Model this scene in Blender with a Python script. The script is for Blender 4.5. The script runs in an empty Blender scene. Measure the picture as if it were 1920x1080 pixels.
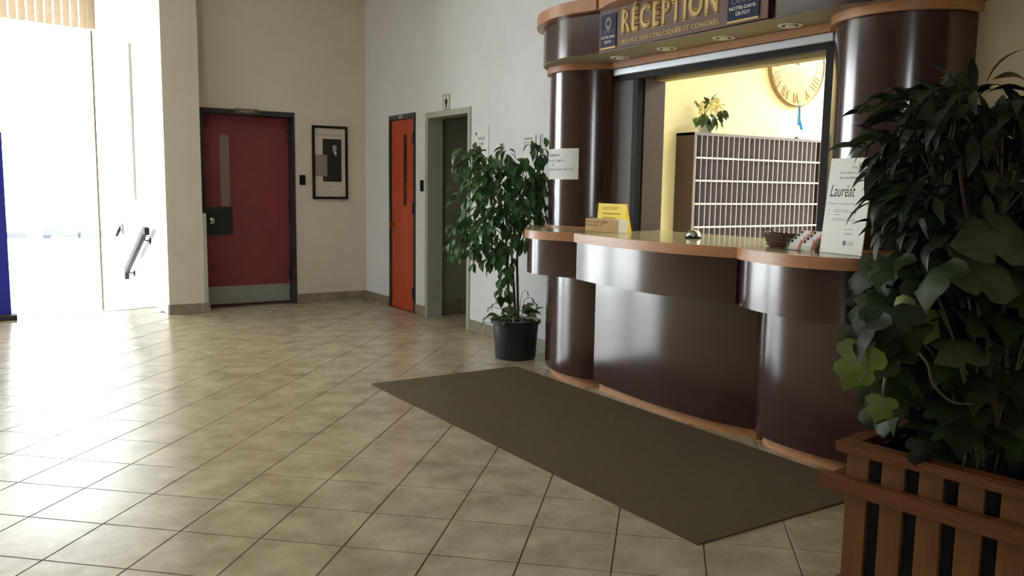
import bpy, bmesh, math, random
from mathutils import Vector, Matrix
random.seed(7)
sc = bpy.context.scene
COL = sc.collection
# ------------------------------------------------------------------ camera
cam_d = bpy.data.cameras.new('camera'); cam = bpy.data.objects.new('camera', cam_d); COL.objects.link(cam)
cam_d.lens = 29.519; cam_d.sensor_width = 36.0; cam_d.clip_start = 0.05; cam_d.clip_end = 300
_f = Vector((0.53278774, 0.83783168, -0.1190601)).normalized()
_r = Vector((0.84466977, -0.535095, 0.01436379)).normalized()
_u = _r.cross(_f).normalized()
CAM = Vector((-4.00111707, -9.79661792, 1.39212666))
cam.matrix_world = Matrix(((_r.x, _u.x, -_f.x, CAM.x), (_r.y, _u.y, -_f.y, CAM.y), (_r.z, _u.z, -_f.z, CAM.z), (0, 0, 0, 1)))
sc.camera = cam
# ------------------------------------------------------------------ world, exposure
w = bpy.data.worlds.new('overcast_sky'); sc.world = w; w.use_nodes = True
w.node_tree.nodes['Background'].inputs[0].default_value = (0.90, 0.96, 1.0, 1)
w.node_tree.nodes['Background'].inputs[1].default_value = 8.5
sc.view_settings.view_transform = 'Standard'; sc.view_settings.look = 'None'
sc.view_settings.gamma = 1.0; sc.view_settings.exposure = 0.92; sc.view_settings.use_curve_mapping = False
sc.cycles.use_denoising = True
sc.cycles.max_bounces = 10; sc.cycles.diffuse_bounces = 6; sc.cycles.glossy_bounces = 4
sc.cycles.transparent_max_bounces = 12; sc.cycles.caustics_reflective = False; sc.cycles.caustics_refractive = False
sc.cycles.sample_clamp_indirect = 8.0

# ------------------------------------------------------------------ materials
def s2l(c):
    return tuple(((v / 255) / 12.92 if v / 255 <= 0.04045 else ((v / 255 + 0.055) / 1.055) ** 2.4) for v in c)
def mat(name, rgb, rough=0.6, metal=0.0, spec=0.5, var=0.0, vscale=6.0, vstretch=(1, 1, 1), rgb2=None, bump=0.0, bscale=60.0,
        objrand=0.0, trans=0.0, coat=0.0, rvar=0.0, coords='Generated', emit=None):
    m = bpy.data.materials.new(name); m.use_nodes = True
    nt = m.node_tree; N = nt.nodes; L = nt.links; b = N['Principled BSDF']
    c1 = s2l(rgb) + (1,)
    b.inputs['Base Color'].default_value = c1; b.inputs['Roughness'].default_value = rough
    b.inputs['Metallic'].default_value = metal; b.inputs['Specular IOR Level'].default_value = spec
    b.inputs['Coat Weight'].default_value = coat; b.inputs['Coat Roughness'].default_value = 0.13
    if emit: b.inputs['Emission Color'].default_value = c1; b.inputs['Emission Strength'].default_value = emit
    geo = N.new('ShaderNodeNewGeometry')
    mp = N.new('ShaderNodeMapping'); mp.inputs['Scale'].default_value = vstretch
    L.new(geo.outputs['Position'], mp.inputs['Vector'])
    if var or rgb2 or objrand:
        if rgb2 is None: rgb2 = tuple(max(0, v * (1 - var)) for v in rgb)
        nz = N.new('ShaderNodeTexNoise'); nz.inputs['Scale'].default_value = vscale; nz.inputs['Detail'].default_value = 6; nz.inputs['Roughness'].default_value = 0.62
        L.new(mp.outputs[0], nz.inputs['Vector'])
        cr = N.new('ShaderNodeValToRGB'); cr.color_ramp.elements[0].position = 0.34; cr.color_ramp.elements[1].position = 0.68
        cr.color_ramp.elements[0].color = s2l(rgb2) + (1,); cr.color_ramp.elements[1].color = c1
        L.new(nz.outputs['Fac'], cr.inputs['Fac']); src = cr.outputs['Color']
        if objrand:
            oi = N.new('ShaderNodeObjectInfo'); mr = N.new('ShaderNodeMapRange')
            mr.inputs['To Min'].default_value = 1 - objrand; mr.inputs['To Max'].default_value = 1 + objrand
            L.new(oi.outputs['Random'], mr.inputs['Value'])
            hs = N.new('ShaderNodeHueSaturation'); L.new(mr.outputs[0], hs.inputs['Value']); L.new(src, hs.inputs['Color']); src = hs.outputs['Color']
        L.new(src, b.inputs['Base Color'])
        if rvar:
            m2 = N.new('ShaderNodeMapRange'); m2.inputs['To Min'].default_value = rough - rvar; m2.inputs['To Max'].default_value = rough + rvar
            L.new(nz.outputs['Fac'], m2.inputs['Value']); L.new(m2.outputs[0], b.inputs['Roughness'])
    if bump:
        n2 = N.new('ShaderNodeTexNoise'); n2.inputs['Scale'].default_value = bscale; n2.inputs['Detail'].default_value = 4
        L.new(geo.outputs['Position'], n2.inputs['Vector'])
        bp = N.new('ShaderNodeBump'); bp.inputs['Strength'].default_value = bump; bp.inputs['Distance'].default_value = 0.01
        L.new(n2.outputs['Fac'], bp.inputs['Height']); L.new(bp.outputs[0], b.inputs['Normal'])
    if trans:
        t = N.new('ShaderNodeBsdfTranslucent'); t.inputs[0].default_value = c1
        if var or objrand: L.new(src, t.inputs[0])
        mx = N.new('ShaderNodeMixShader'); mx.inputs[0].default_value = trans
        out = N['Material Output']; L.new(b.outputs[0], mx.inputs[1]); L.new(t.outputs[0], mx.inputs[2]); L.new(mx.outputs[0], out.inputs[0])
    return m
def glass_mat(name, tint=(1, 1, 1), gloss=0.08):
    m = bpy.data.materials.new(name); m.use_nodes = True; nt = m.node_tree; N = nt.nodes; L = nt.links
    N.remove(N['Principled BSDF'])
    t = N.new('ShaderNodeBsdfTransparent'); t.inputs[0].default_value = (*tint, 1)
    g = N.new('ShaderNodeBsdfGlossy'); g.inputs['Roughness'].default_value = 0.02
    mx = N.new('ShaderNodeMixShader'); mx.inputs[0].default_value = gloss
    L.new(t.outputs[0], mx.inputs[1]); L.new(g.outputs[0], mx.inputs[2]); L.new(mx.outputs[0], N['Material Output'].inputs[0])
    return m
M = {}
M['wall'] = mat('painted_wall', (224, 226, 228), 0.75, var=0.03, vscale=1.5, bump=0.06, bscale=90)
M['wall_warm'] = mat('cream_painted_wall', (214, 203, 184), 0.75, var=0.03, vscale=1.5, bump=0.06, bscale=90)
M['wall_tan'] = mat('tan_wall', (196, 180, 146), 0.75, var=0.03, vscale=1.5, bump=0.06, bscale=90)  # tan tone for the wall stretch past the reception columns
M['wall_unseen_dark'] = mat('dark_unseen_wall', (112, 92, 74), 0.8, var=0.15, vscale=6)  # unseen walls, colour kept dark to cut bounce and reflections
M['stairwall'] = mat('rough_white_plaster', (214, 214, 208), 0.7, rgb2=(172, 174, 170), vscale=2.2, vstretch=(1, 1, 0.5), bump=0.25, bscale=40)
M['ceiling'] = mat('ceiling_paint', (220, 216, 205), 0.8)
M['yellow'] = mat('yellow_paint', (240, 230, 178), 0.7, var=0.02, vscale=2)
M['tan'] = mat('tan_lintel', (196, 182, 132), 0.7)
M['tile'] = mat('floor_tile', (186, 171, 143), 0.23, rgb2=(152, 137, 109), vscale=5.0, vstretch=(1.0, 1.0, 1), objrand=0.035, spec=0.3, rvar=0.05, bump=0.02, bscale=25)
M['grout'] = mat('floor_grout', (92, 80, 64), 0.9, var=0.1, vscale=20)
M['basetile'] = mat('baseboard_tile', (150, 140, 120), 0.4, rgb2=(124, 114, 96), vscale=9, objrand=0.05)
M['basegrout'] = mat('baseboard_grout', (205, 200, 188), 0.8)
M['brown'] = mat('brown_laminate', (60, 37, 35), 0.17, spec=0.8, coat=0.3)
M['brown_flat'] = mat('brown_panel', (70, 52, 45), 0.5, var=0.08, vscale=20)
M['oak'] = mat('orange_wood_edge', (190, 138, 98), 0.32, rgb2=(172, 118, 80), vscale=5, vstretch=(3, 3, 30), spec=0.5)
M['oak_dull'] = mat('orange_wood_toe', (190, 138, 92), 0.45, rgb2=(168, 116, 74), vscale=6, vstretch=(2, 2, 20))
M['top'] = mat('counter_laminate', (178, 168, 126), 0.16, var=0.08, vscale=14, spec=0.6)
M['soffit'] = mat('grey_soffit', (150, 144, 122), 0.6)
M['black'] = mat('black_metal', (22, 21, 21), 0.6, spec=0.2)
M['alum'] = mat('aluminium', (198, 204, 210), 0.35, metal=0.35)
M['doorframe'] = mat('dark_door_frame', (46, 44, 46), 0.45)
M['reddoor'] = mat('red_door_paint', (142, 58, 62), 0.5, rgb2=(130, 52, 55), vscale=4, bump=0.02, bscale=200)
M['orangedoor'] = mat('orange_door_paint', (192, 80, 48), 0.5, rgb2=(178, 70, 40), vscale=5, vstretch=(1, 1, 0.3))
M['greyframe'] = mat('grey_green_frame', (168, 168, 154), 0.5)
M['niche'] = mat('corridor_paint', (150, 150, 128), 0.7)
M['darkpane'] = mat('dark_slot_glass', (52, 28, 22), 0.12, spec=0.6)
M['reflpane'] = mat('slot_glass_reflection', (150, 128, 122), 0.15, spec=0.7)  # pale reflection put into the opaque pane colour
M['lockplate'] = mat('dark_green_plate', (38, 48, 48), 0.4, metal=0.2)
M['steel'] = mat('brushed_steel', (176, 182, 172), 0.35, metal=0.6, var=0.06, vscale=8)
M['chrome'] = mat('chrome', (215, 215, 210), 0.12, metal=1.0)
M['brass'] = mat('brass', (196, 152, 74), 0.25, metal=1.0)
M['gold'] = mat('gold_lettering', (222, 190, 124), 0.6, spec=0.2)
M['signbrown'] = mat('sign_brown', (118, 92, 85), 0.6, spec=0.3)
M['signdark'] = mat('sign_letter_gap', (96, 72, 62), 0.6, spec=0.2)
M['navy'] = mat('navy_plaque', (22, 38, 70), 0.6, spec=0.2)
M['white'] = mat('white_plastic', (232, 232, 226), 0.5)
M['paper'] = mat('white_paper', (222, 224, 224), 0.8)
M['paperwarm'] = mat('cream_paper', (206, 196, 178), 0.8)
M['greytext'] = mat('grey_ink', (130, 132, 134), 0.8)
M['inkblack'] = mat('black_ink', (22, 22, 24), 0.7)
M['inkbrown'] = mat('brown_ink', (88, 58, 40), 0.8)
M['inkfaint'] = mat('faint_ink', (168, 166, 158), 0.8)
M['inkyellow'] = mat('ink_on_yellow', (176, 140, 20), 0.8)
M['yellowcard'] = mat('yellow_card', (240, 208, 30), 0.55)
M['cardboard'] = mat('kraft_card', (202, 164, 108), 0.75, var=0.06, vscale=20)
M['red'] = mat('coral_print', (222, 92, 72), 0.6)
M['greycard'] = mat('grey_card', (142, 130, 118), 0.7)
M['photo'] = mat('dark_photo_print', (44, 44, 44), 0.35, var=0.3, vscale=6)
M['suit'] = mat('dark_suit_print', (24, 25, 27), 0.4)
M['skin'] = mat('grey_skin_print', (170, 164, 156), 0.5)
M['carpet'] = mat('olive_brown_carpet', (108, 96, 72), 0.95, rgb2=(88, 77, 56), vscale=180, spec=0.1, bump=0.5, bscale=350)
M['pot'] = mat('black_plastic_pot', (34, 40, 42), 0.5)
M['potgrey'] = mat('grey_pot_lip', (150, 150, 142), 0.6)
M['soil'] = mat('potting_soil', (50, 40, 30), 0.95, var=0.3, vscale=60, bump=0.6, bscale=80)
M['bark'] = mat('brown_bark', (92, 66, 54), 0.8, rgb2=(62, 44, 36), vscale=20, vstretch=(1, 1, 0.3))
M['ficus'] = mat('ficus_leaf_green', (86, 124, 68), 0.38, rgb2=(54, 88, 50), vscale=6, objrand=0.35, trans=0.22)
M['lanc'] = mat('dark_narrow_leaf_green', (40, 58, 32), 0.5, rgb2=(24, 36, 20), spec=0.3, vscale=8, objrand=0.4, trans=0.15)
M['ivy'] = mat('lobed_leaf_green', (42, 58, 26), 0.55, rgb2=(28, 42, 20), spec=0.25, vscale=8, objrand=0.4, trans=0.15)
M['ivypale'] = mat('pale_lobed_leaf_green', (116, 124, 54), 0.5, rgb2=(92, 102, 42), vscale=12, objrand=0.1, trans=0.2)
M['ivygrey'] = mat('grey_green_lobed_leaf', (84, 88, 56), 0.6, rgb2=(66, 70, 44), vscale=12, trans=0.15)  # paler grey green for a few broad leaves
M['stem'] = mat('pale_stem', (88, 86, 54), 0.6)
M['planter'] = mat('varnished_pine', (114, 72, 30), 0.45, rgb2=(92, 54, 21), vscale=4, vstretch=(6, 6, 0.6), bump=0.05, bscale=60)
M['planter_red'] = mat('varnished_pine_rail', (108, 60, 25), 0.42, rgb2=(88, 46, 19), vscale=4, vstretch=(6, 0.6, 6), bump=0.05, bscale=60)
M['dark'] = mat('dark_liner', (22, 20, 18), 0.9)
M['blind'] = mat('woven_blind_fabric', (206, 186, 164), 0.8, rgb2=(188, 166, 142), vscale=30, vstretch=(1, 1, 4), trans=0.2)
M['bronze'] = mat('bronze_window_frame', (96, 80, 60), 0.5)
M['rail'] = mat('grey_handrail', (54, 51, 54), 0.7, spec=0.2)
M['blue'] = mat('royal_blue_panel', (28, 38, 150), 0.6)
M['concrete'] = mat('pale_concrete', (206, 206, 200), 0.9, var=0.1, vscale=2)
M['asphalt'] = mat('pale_paving', (222, 222, 216), 0.9, var=0.1, vscale=1)
M['carblue'] = mat('slate_blue_car_paint', (22, 30, 48), 0.6)
M['cargrey'] = mat('grey_car_paint', (44, 46, 50), 0.6)
M['cardark'] = mat('charcoal_car_paint', (26, 25, 25), 0.6)
M['carviolet'] = mat('mauve_car_paint', (52, 46, 62), 0.6)
M['carglass'] = mat('car_rear_glass', (24, 25, 28), 0.3)
M['tyre'] = mat('tyre_rubber', (24, 24, 24), 0.9)
M['cabwood'] = mat('dark_brown_cabinet', (66, 46, 36), 0.5, var=0.1, vscale=8)
M['cabgrey'] = mat('grey_cabinet_lining', (132, 126, 132), 0.5)
M['cabmid'] = mat('grey_divider_side', (150, 144, 150), 0.5)
M['cablight'] = mat('pale_divider', (214, 210, 208), 0.45)
M['clock'] = mat('gold_clock_dial', (176, 150, 98), 0.45, metal=0.1, rgb2=(158, 130, 80), vscale=30, bump=0.3, bscale=45)
M['clockdk'] = mat('dull_gold_numerals', (140, 116, 70), 0.45, metal=0.4)
M['flag'] = mat('light_blue_flag', (70, 150, 210), 0.8)
M['poinleaf'] = mat('poinsettia_leaf', (70, 96, 48), 0.45, rgb2=(52, 76, 40), vscale=10, objrand=0.25, trans=0.15)
M['poinbract'] = mat('cream_bract', (240, 232, 168), 0.6, objrand=0.05, trans=0.25)
M['foil'] = mat('white_glazed_pot', (236, 238, 234), 0.2)
M['wicker'] = mat('brown_wicker', (92, 48, 34), 0.55, rgb2=(64, 32, 24), vscale=60, vstretch=(1, 1, 3), bump=0.4, bscale=120)
M['clear'] = glass_mat('clear_acrylic', (0.96, 0.98, 0.97), 0.1)
M['glass'] = glass_mat('window_glass', (0.97, 0.98, 0.98), 0.06)
M['led'] = mat('lamp_diffuser', (255, 250, 235), 0.5, emit=6.0)

# ------------------------------------------------------------------ mesh helpers
class MB:
    def __init__(s): s.v = []; s.f = []
    def poly(s, pts): i = len(s.v); s.v += [tuple(p) for p in pts]; s.f.append(tuple(range(i, i + len(pts)))); return s
    def box(s, a, b):
        x0, x1 = sorted((a[0], b[0])); y0, y1 = sorted((a[1], b[1])); z0, z1 = sorted((a[2], b[2])); i = len(s.v)
        s.v += [(x0, y0, z0), (x1, y0, z0), (x1, y1, z0), (x0, y1, z0), (x0, y0, z1), (x1, y0, z1), (x1, y1, z1), (x0, y1, z1)]
        s.f += [tuple(i + k for k in q) for q in ((0, 3, 2, 1), (4, 5, 6, 7), (0, 1, 5, 4), (1, 2, 6, 5), (2, 3, 7, 6), (3, 0, 4, 7))]
        return s
    def prism(s, out, z0, z1):
        n = len(out); i = len(s.v)
        area = sum(out[k][0] * out[(k + 1) % n][1] - out[(k + 1) % n][0] * out[k][1] for k in range(n))
        o = out if area > 0 else out[::-1]
        s.v += [(p[0], p[1], z0) for p in o] + [(p[0], p[1], z1) for p in o]
        s.f.append(tuple(i + k for k in range(n))[::-1]); s.f.append(tuple(i + n + k for k in range(n)))
        for k in range(n): s.f.append((i + k, i + (k + 1) % n, i + n + (k + 1) % n, i + n + k))
        return s
    def tube(s, pts, r, n=8, cap=True):
        pts = [Vector(p) for p in pts]; rs = r if isinstance(r, (list, tuple)) else [r] * len(pts)
        i0 = len(s.v); up = Vector((0.13, 0.21, 0.97))
        for k, p in enumerate(pts):
            d = (pts[min(k + 1, len(pts) - 1)] - pts[max(k - 1, 0)]).normalized()
            a = d.cross(up)
            if a.length < 1e-3: a = d.cross(Vector((1, 0, 0)))
            a.normalize(); b = d.cross(a)
            for j in range(n):
                t = 2 * math.pi * j / n; s.v.append(tuple(p + (a * math.cos(t) + b * math.sin(t)) * rs[k]))
        for k in range(len(pts) - 1):
            for j in range(n):
                a0 = i0 + k * n + j; a1 = i0 + k * n + (j + 1) % n; s.f.append((a0, a1, a1 + n, a0 + n))
        if cap:
            s.f.append(tuple(i0 + j for j in range(n))[::-1]); e = i0 + (len(pts) - 1) * n; s.f.append(tuple(e + j for j in range(n)))
        return s
    def lathe(s, prof, c=(0, 0, 0), n=32, sx=1.0, sy=1.0):
        i0 = len(s.v)
        for (r, z) in prof:
            for j in range(n):
                t = 2 * math.pi * j / n; s.v.append((c[0] + r * sx * math.cos(t), c[1] + r * sy * math.sin(t), c[2] + z))
        for k in range(len(prof) - 1):
            for j in range(n):
                a0 = i0 + k * n + j; a1 = i0 + k * n + (j + 1) % n; s.f.append((a0, a1, a1 + n, a0 + n))
        s.f.append(tuple(i0 + j for j in range(n))[::-1]); e = i0 + (len(prof) - 1) * n; s.f.append(tuple(e + j for j in range(n)))
        return s
    def sheet(s, grid, thick=None):
        i0 = len(s.v); nr = len(grid); nc = len(grid[0])
        for row in grid: s.v += [tuple(p) for p in row]
        for a in range(nr - 1):
            for b in range(nc - 1): q = i0 + a * nc + b; s.f.append((q, q + 1, q + nc + 1, q + nc))
        return s
    def mesh(s, name, m=None, smooth=False, bevel=0.0, ang=35, seg=1):
        me = bpy.data.meshes.new(name); me.from_pydata(s.v, [], s.f); me.validate()
        bm = bmesh.new(); bm.from_mesh(me)
        bmesh.ops.recalc_face_normals(bm, faces=bm.faces)
        if bevel:
            es = [e for e in bm.edges if len(e.link_faces) == 2 and e.calc_face_angle(0) > math.radians(ang)]
            bmesh.ops.bevel(bm, geom=es, offset=bevel, segments=seg, affect='EDGES', clamp_overlap=True)
        bm.to_mesh(me); bm.free()
        if smooth or bevel:
            for p in me.polygons: p.use_smooth = True
            me.set_sharp_from_angle(angle=math.radians(ang))
        if m is not None: me.materials.append(m)
        return me
    def build(s, name, m, parent=None, smooth=False, bevel=0.0, ang=35, seg=1):
        return link(name, s.mesh(name, m, smooth, bevel, ang, seg), parent)
def link(name, me, parent=None):
    o = bpy.data.objects.new(name, me); COL.objects.link(o)
    if parent is not None: attach(o, parent)
    return o
def attach(o, parent):
    o.parent = parent; o.matrix_parent_inverse = WM[parent.name].inverted() if parent.name in WM else Matrix()
WM = {}
def tag(o, label, cat, group=None, kind=None):
    o['label'] = label; o['category'] = cat
    if group: o['group'] = group
    if kind: o['kind'] = kind
    return o
def thing(name, loc, label, cat, group=None, kind=None):
    o = bpy.data.objects.new(name, None); COL.objects.link(o); o.location = loc; o.empty_display_size = 0.1
    WM[o.name] = Matrix.Translation(loc)
    return tag(o, label, cat, group, kind)
def B(a, b): return MB().box(a, b)
def catmull(pts, n=10):
    out = []
    P = [pts[0]] + list(pts) + [pts[-1]]
    for i in range(1, len(P) - 2):
        p0, p1, p2, p3 = P[i - 1], P[i], P[i + 1], P[i + 2]
        for k in range(n):
            t = k / n
            out.append(tuple(0.5 * ((2 * p1[j]) + (-p0[j] + p2[j]) * t + (2 * p0[j] - 5 * p1[j] + 4 * p2[j] - p3[j]) * t * t + (-p0[j] + 3 * p1[j] - 3 * p2[j] + p3[j]) * t ** 3) for j in range(len(p1))))
    out.append(tuple(pts[-1])); return out
def arc3(a, mid, b, n=28):
    ax, ay = a; bx, by = mid; cx, cy = b
    d = 2 * (ax * (by - cy) + bx * (cy - ay) + cx * (ay - by))
    ux = ((ax * ax + ay * ay) * (by - cy) + (bx * bx + by * by) * (cy - ay) + (cx * cx + cy * cy) * (ay - by)) / d
    uy = ((ax * ax + ay * ay) * (cx - bx) + (bx * bx + by * by) * (ax - cx) + (cx * cx + cy * cy) * (bx - ax)) / d
    r = math.hypot(ax - ux, ay - uy)
    t0 = math.atan2(ay - uy, ax - ux); t1 = math.atan2(by - uy, bx - ux); t2 = math.atan2(cy - uy, cx - ux)
    def unw(t, ref):
        while t - ref > math.pi: t -= 2 * math.pi
        while t - ref < -math.pi: t += 2 * math.pi
        return t
    t1 = unw(t1, t0); t2 = unw(t2, t1)
    return [(ux + r * math.cos(t0 + (t2 - t0) * k / n), uy + r * math.sin(t0 + (t2 - t0) * k / n)) for k in range(n + 1)]
def offs(c, d):
    """offset an open plan curve; curves run from far (+Y) to near (-Y), positive d moves towards the room (-X)"""
    out = []
    for i, p in enumerate(c):
        a = c[max(i - 1, 0)]; b = c[min(i + 1, len(c) - 1)]
        tx, ty = b[0] - a[0], b[1] - a[1]; l = math.hypot(tx, ty) or 1
        nx, ny = ty / l, -tx / l
        out.append((p[0] + nx * d, p[1] + ny * d))
    return out
def closed(c, xb): return list(c) + [(xb, c[-1][1]), (xb, c[0][1])]
def ribbon(c, th): return list(c) + offs(c, -th)[::-1]

# text as mesh lying in a plane given by origin (lower left), right and up vectors
def text(name, s, origin, right, up, width=None, height=None, m=None, parent=None, depth=0.002, bold=0.0, align='LEFT', lift=0.0, shear=0.0, spacing=1.0):
    cu = bpy.data.curves.new('t', 'FONT'); cu.body = s; cu.size = 1; cu.extrude = 0.0; cu.offset = bold; cu.shear = shear; cu.resolution_u = 3; cu.space_line = 0.95; cu.space_character = spacing
    cu.align_x = 'CENTER' if align == 'CENTER' else 'LEFT'
    to = bpy.data.objects.new('t', cu); COL.objects.link(to)
    bpy.context.view_layer.update()
    me = bpy.data.meshes.new_from_object(to.evaluated_get(bpy.context.evaluated_depsgraph_get()))
    bpy.data.objects.remove(to); bpy.data.curves.remove(cu)
    xs = [v.co.x for v in me.vertices]; ys = [v.co.y for v in me.vertices]
    x0, x1, y0, y1 = min(xs), max(xs), min(ys), max(ys)
    sx = width / (x1 - x0) if width else None; sy = height / (y1 - y0) if height else None
    if sx is None: sx = sy
    if sy is None: sy = sx
    R = Vector(right).normalized(); U = Vector(up).normalized(); Nn = R.cross(U)
    O = Vector(origin) + Nn * lift
    for v in me.vertices:
        v.co = O + R * ((v.co.x - x0) * sx) + U * ((v.co.y - y0) * sy)
    bm = bmesh.new(); bm.from_mesh(me)
    r = bmesh.ops.extrude_face_region(bm, geom=bm.faces[:])
    bmesh.ops.translate(bm, vec=Nn * depth, verts=[g for g in r['geom'] if isinstance(g, bmesh.types.BMVert)])
    bmesh.ops.recalc_face_normals(bm, faces=bm.faces)
    bm.to_mesh(me); bm.free(); me.name = name
    me.materials.clear(); me.materials.append(m)
    return link(name, me, parent)
RX = (0, -1, 0)   # reading direction on the right wall (faces -X)
UP = (0, 0, 1)

# ================================================================== SETTING
H = 4.3
WLY = -0.17
def edge_y(x): return 0.26 + 0.22 * (x + 2.38)

# ---- floor: grout slab with tiles
EX = -8.9
slab = [(0.16, -12.9), (0.16, 0.1), (-2.0, 0.1), (-2.36, edge_y(-2.36)), (EX, edge_y(EX)), (EX, -12.9)]
floor = MB().prism(slab, -0.20, -0.003).build('floor', M['grout'])
tag(floor, 'lobby floor of beige stoneware tiles laid on the diagonal', 'floor', kind='structure')
T = 0.345
t_o = Vector((-3.90666713, -5.40346954)); td = Vector((0.73609711, -0.67687597)); tr = Vector((0.67687597, 0.73609711))
def clip(poly, a, b, c):      # keep a*x+b*y<=c
    out = []
    for i in range(len(poly)):
        p, q = poly[i], poly[(i + 1) % len(poly)]
        dp = a * p[0] + b * p[1] - c; dq = a * q[0] + b * q[1] - c
        if dp <= 0: out.append(p)
        if dp * dq < 0:
            t = dp / (dp - dq); out.append((p[0] + (q[0] - p[0]) * t, p[1] + (q[1] - p[1]) * t))
    return out
def area(p): return abs(sum(p[k][0] * p[(k + 1) % len(p)][1] - p[(k + 1) % len(p)][0] * p[k][1] for k in range(len(p)))) / 2
def tile_into(mb, poly, c=(0, 0), dz=0.0):
    n = len(poly); ar = sum(poly[k][0] * poly[(k + 1) % n][1] - poly[(k + 1) % n][0] * poly[k][1] for k in range(n))
    if ar < 0: poly = poly[::-1]
    cx = sum(p[0] for p in poly) / n; cy = sum(p[1] for p in poly) / n; i = len(mb.v)
    rad = max(math.hypot(p[0] - cx, p[1] - cy) for p in poly); k2 = 1 - 0.0022 / max(rad, 0.02)
    mb.v += [(p[0] - c[0], p[1] - c[1], -0.006) for p in poly] + [(p[0] - c[0], p[1] - c[1], -0.0014) for p in poly]
    mb.v += [(cx + (p[0] - cx) * k2 - c[0], cy + (p[1] - cy) * k2 - c[1], dz) for p in poly]
    for a in range(n):
        b = (a + 1) % n
        mb.f += [(i + a, i + b, i + n + b, i + n + a), (i + n + a, i + n + b, i + 2 * n + b, i + 2 * n + a)]
    mb.f.append(tuple(i + 2 * n + a for a in range(n)))
g2 = 0.0025
full_poly = [tuple(td * a * (T / 2 - g2) + tr * b * (T / 2 - g2)) for a, b in ((-1, -1), (1, -1), (1, 1), (-1, 1))]
mb = MB(); tile_into(mb, full_poly); tile_me = mb.mesh('tile', M['tile'])
def in_view(x, y, z=0.0, pad=0.04):
    d = Vector((x, y, z)) - CAM; zz = d.dot(_f)
    if zz < 0.3: return False
    return abs(d.dot(_r) / zz) < 0.61 + pad and abs(d.dot(_u) / zz) < 0.343 + pad
cells = []
for i in range(-40, 60):
    for j in range(-40, 60):
        c = t_o + td * (T * (i + 0.5)) + tr * (T * (j + 0.5))
        if not (EX + 0.2 < c.x < 0.2 and -12.8 < c.y < 0.6): continue
        poly = [(c.x + p[0], c.y + p[1]) for p in full_poly]
        n0 = area(poly)
        poly = clip(poly, 1, 0, -0.3375)
        if c.x > -2.2: poly = clip(poly, 0, 1, -0.5025) if len(poly) > 2 else poly
        else: poly = clip(poly, -0.22, 1, 0.26 + 0.22 * 2.38 - 0.05) if len(poly) > 2 else poly
        if len(poly) < 3 or area(poly) < 0.0015: continue
        cells.append(((c - Vector((CAM.x, CAM.y))).length, c, poly, abs(area(poly) - n0) < 1e-6))
# border rows along the two walls
y = -0.505
while y > -12.5:
    a, b = y - 0.0025, y - T + 0.0025
    cells.append(((Vector((-0.17, (a + b) / 2)) - Vector((CAM.x, CAM.y))).length, Vector((-0.17, (a + b) / 2)), [(-0.3325, b), (0.0, b), (0.0, a), (-0.3325, a)], False)); y -= T
x = 0.0
while x > -1.9:
    a, b = x - 0.0025, x - T + 0.0025
    cells.append(((Vector(((a + b) / 2, -0.33)) - Vector((CAM.x, CAM.y))).length, Vector(((a + b) / 2, -0.33)), [(b, -0.4975), (a, -0.4975), (a, -0.16), (b, -0.16)], False)); x -= T
seen = sorted([c for c in cells if in_view(c[1].x, c[1].y)], key=lambda c: c[0])
covered = lambda c: (-1.62 < c[1].x < -0.4 and -7.4 < c[1].y < -4.5) or c[1].x > -0.36 and -7.6 < c[1].y < -4.4
single = [c for c in seen if not covered(c)][:298]
ids = set(id(c) for c in single)
for dd, c, poly, whole in single:
    if whole: o = link('tile', tile_me, floor)
    else:
        mb = MB(); tile_into(mb, poly, (c.x, c.y)); o = link('tile', mb.mesh('tile', M['tile']), floor)
    o.location = (c.x, c.y, 0)
mb = MB()
for c in cells:
    if id(c) not in ids: tile_into(mb, c[2])
o = mb.build('tile_field', M['tile'], floor); o['kind'] = 'stuff'

# ---- walls
def wall_run(axis, fixed0, fixed1, s0, s1, z0, z1, holes):
    mb = MB(); cuts = sorted(set([s0, s1] + [h[0] for h in holes] + [h[1] for h in holes]))
    for a, b in zip(cuts, cuts[1:]):
        zs = [(z0, z1)]
        for h in holes:
            if h[0] <= a + 1e-6 and h[1] >= b - 1e-6:
                nz = []
                for (p, q) in zs:
                    if h[2] > p: nz.append((p, min(q, h[2])))
                    if h[3] < q: nz.append((max(p, h[3]), q))
                zs = nz
        for (p, q) in zs:
            if axis == 'y': mb.box((fixed0, a, p), (fixed1, b, q))
            else: mb.box((a, fixed0, p), (b, fixed1, q))
    return mb
wr = wall_run('y', 0.0, 0.14, -7.2, 0.1, -0.15, H, [(-1.541, -0.863, -0.2, 2.17), (-2.743, -1.788, -0.2, 2.145), (-6.86, -5.2, 1.04, 2.25)]).box((0.11, -1.541, -0.1), (0.14, -0.863, 2.17)).build('wall_right', M['wall'])
tag(wr, 'white painted wall behind the reception desk and ficus', 'wall', kind='structure')
wt = B((0.0, -13.0, -0.15), (0.14, -7.2, H)).build('wall_near_right', M['wall_tan'])
tag(wt, 'tan wall to the right of the reception columns', 'wall', kind='structure')
wf = wall_run('x', WLY, 0.12, -1.99, 0.0, -0.15, H, [(-1.93, -0.88, -0.2, 2.2)]).box((-1.93, 0.06, -0.1), (-0.88, 0.12, 2.2)).build('wall_far', M['wall_warm'])
tag(wf, 'cream wall with the red door and framed poster', 'wall', kind='structure')
wp = B((-2.345, -0.47, -0.15), (-1.985, 0.12, H)).build('wall_pier', M['wall_warm'])
tag(wp, 'white square pier between stairwell opening and red door', 'wall', kind='structure')
ws = B((-2.345, 0.12, -1.6), (-2.2, 5.05, H)).build('wall_stair', M['stairwall'])
tag(ws, 'rough white plaster wall beside the stairs', 'wall', kind='structure')
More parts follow.
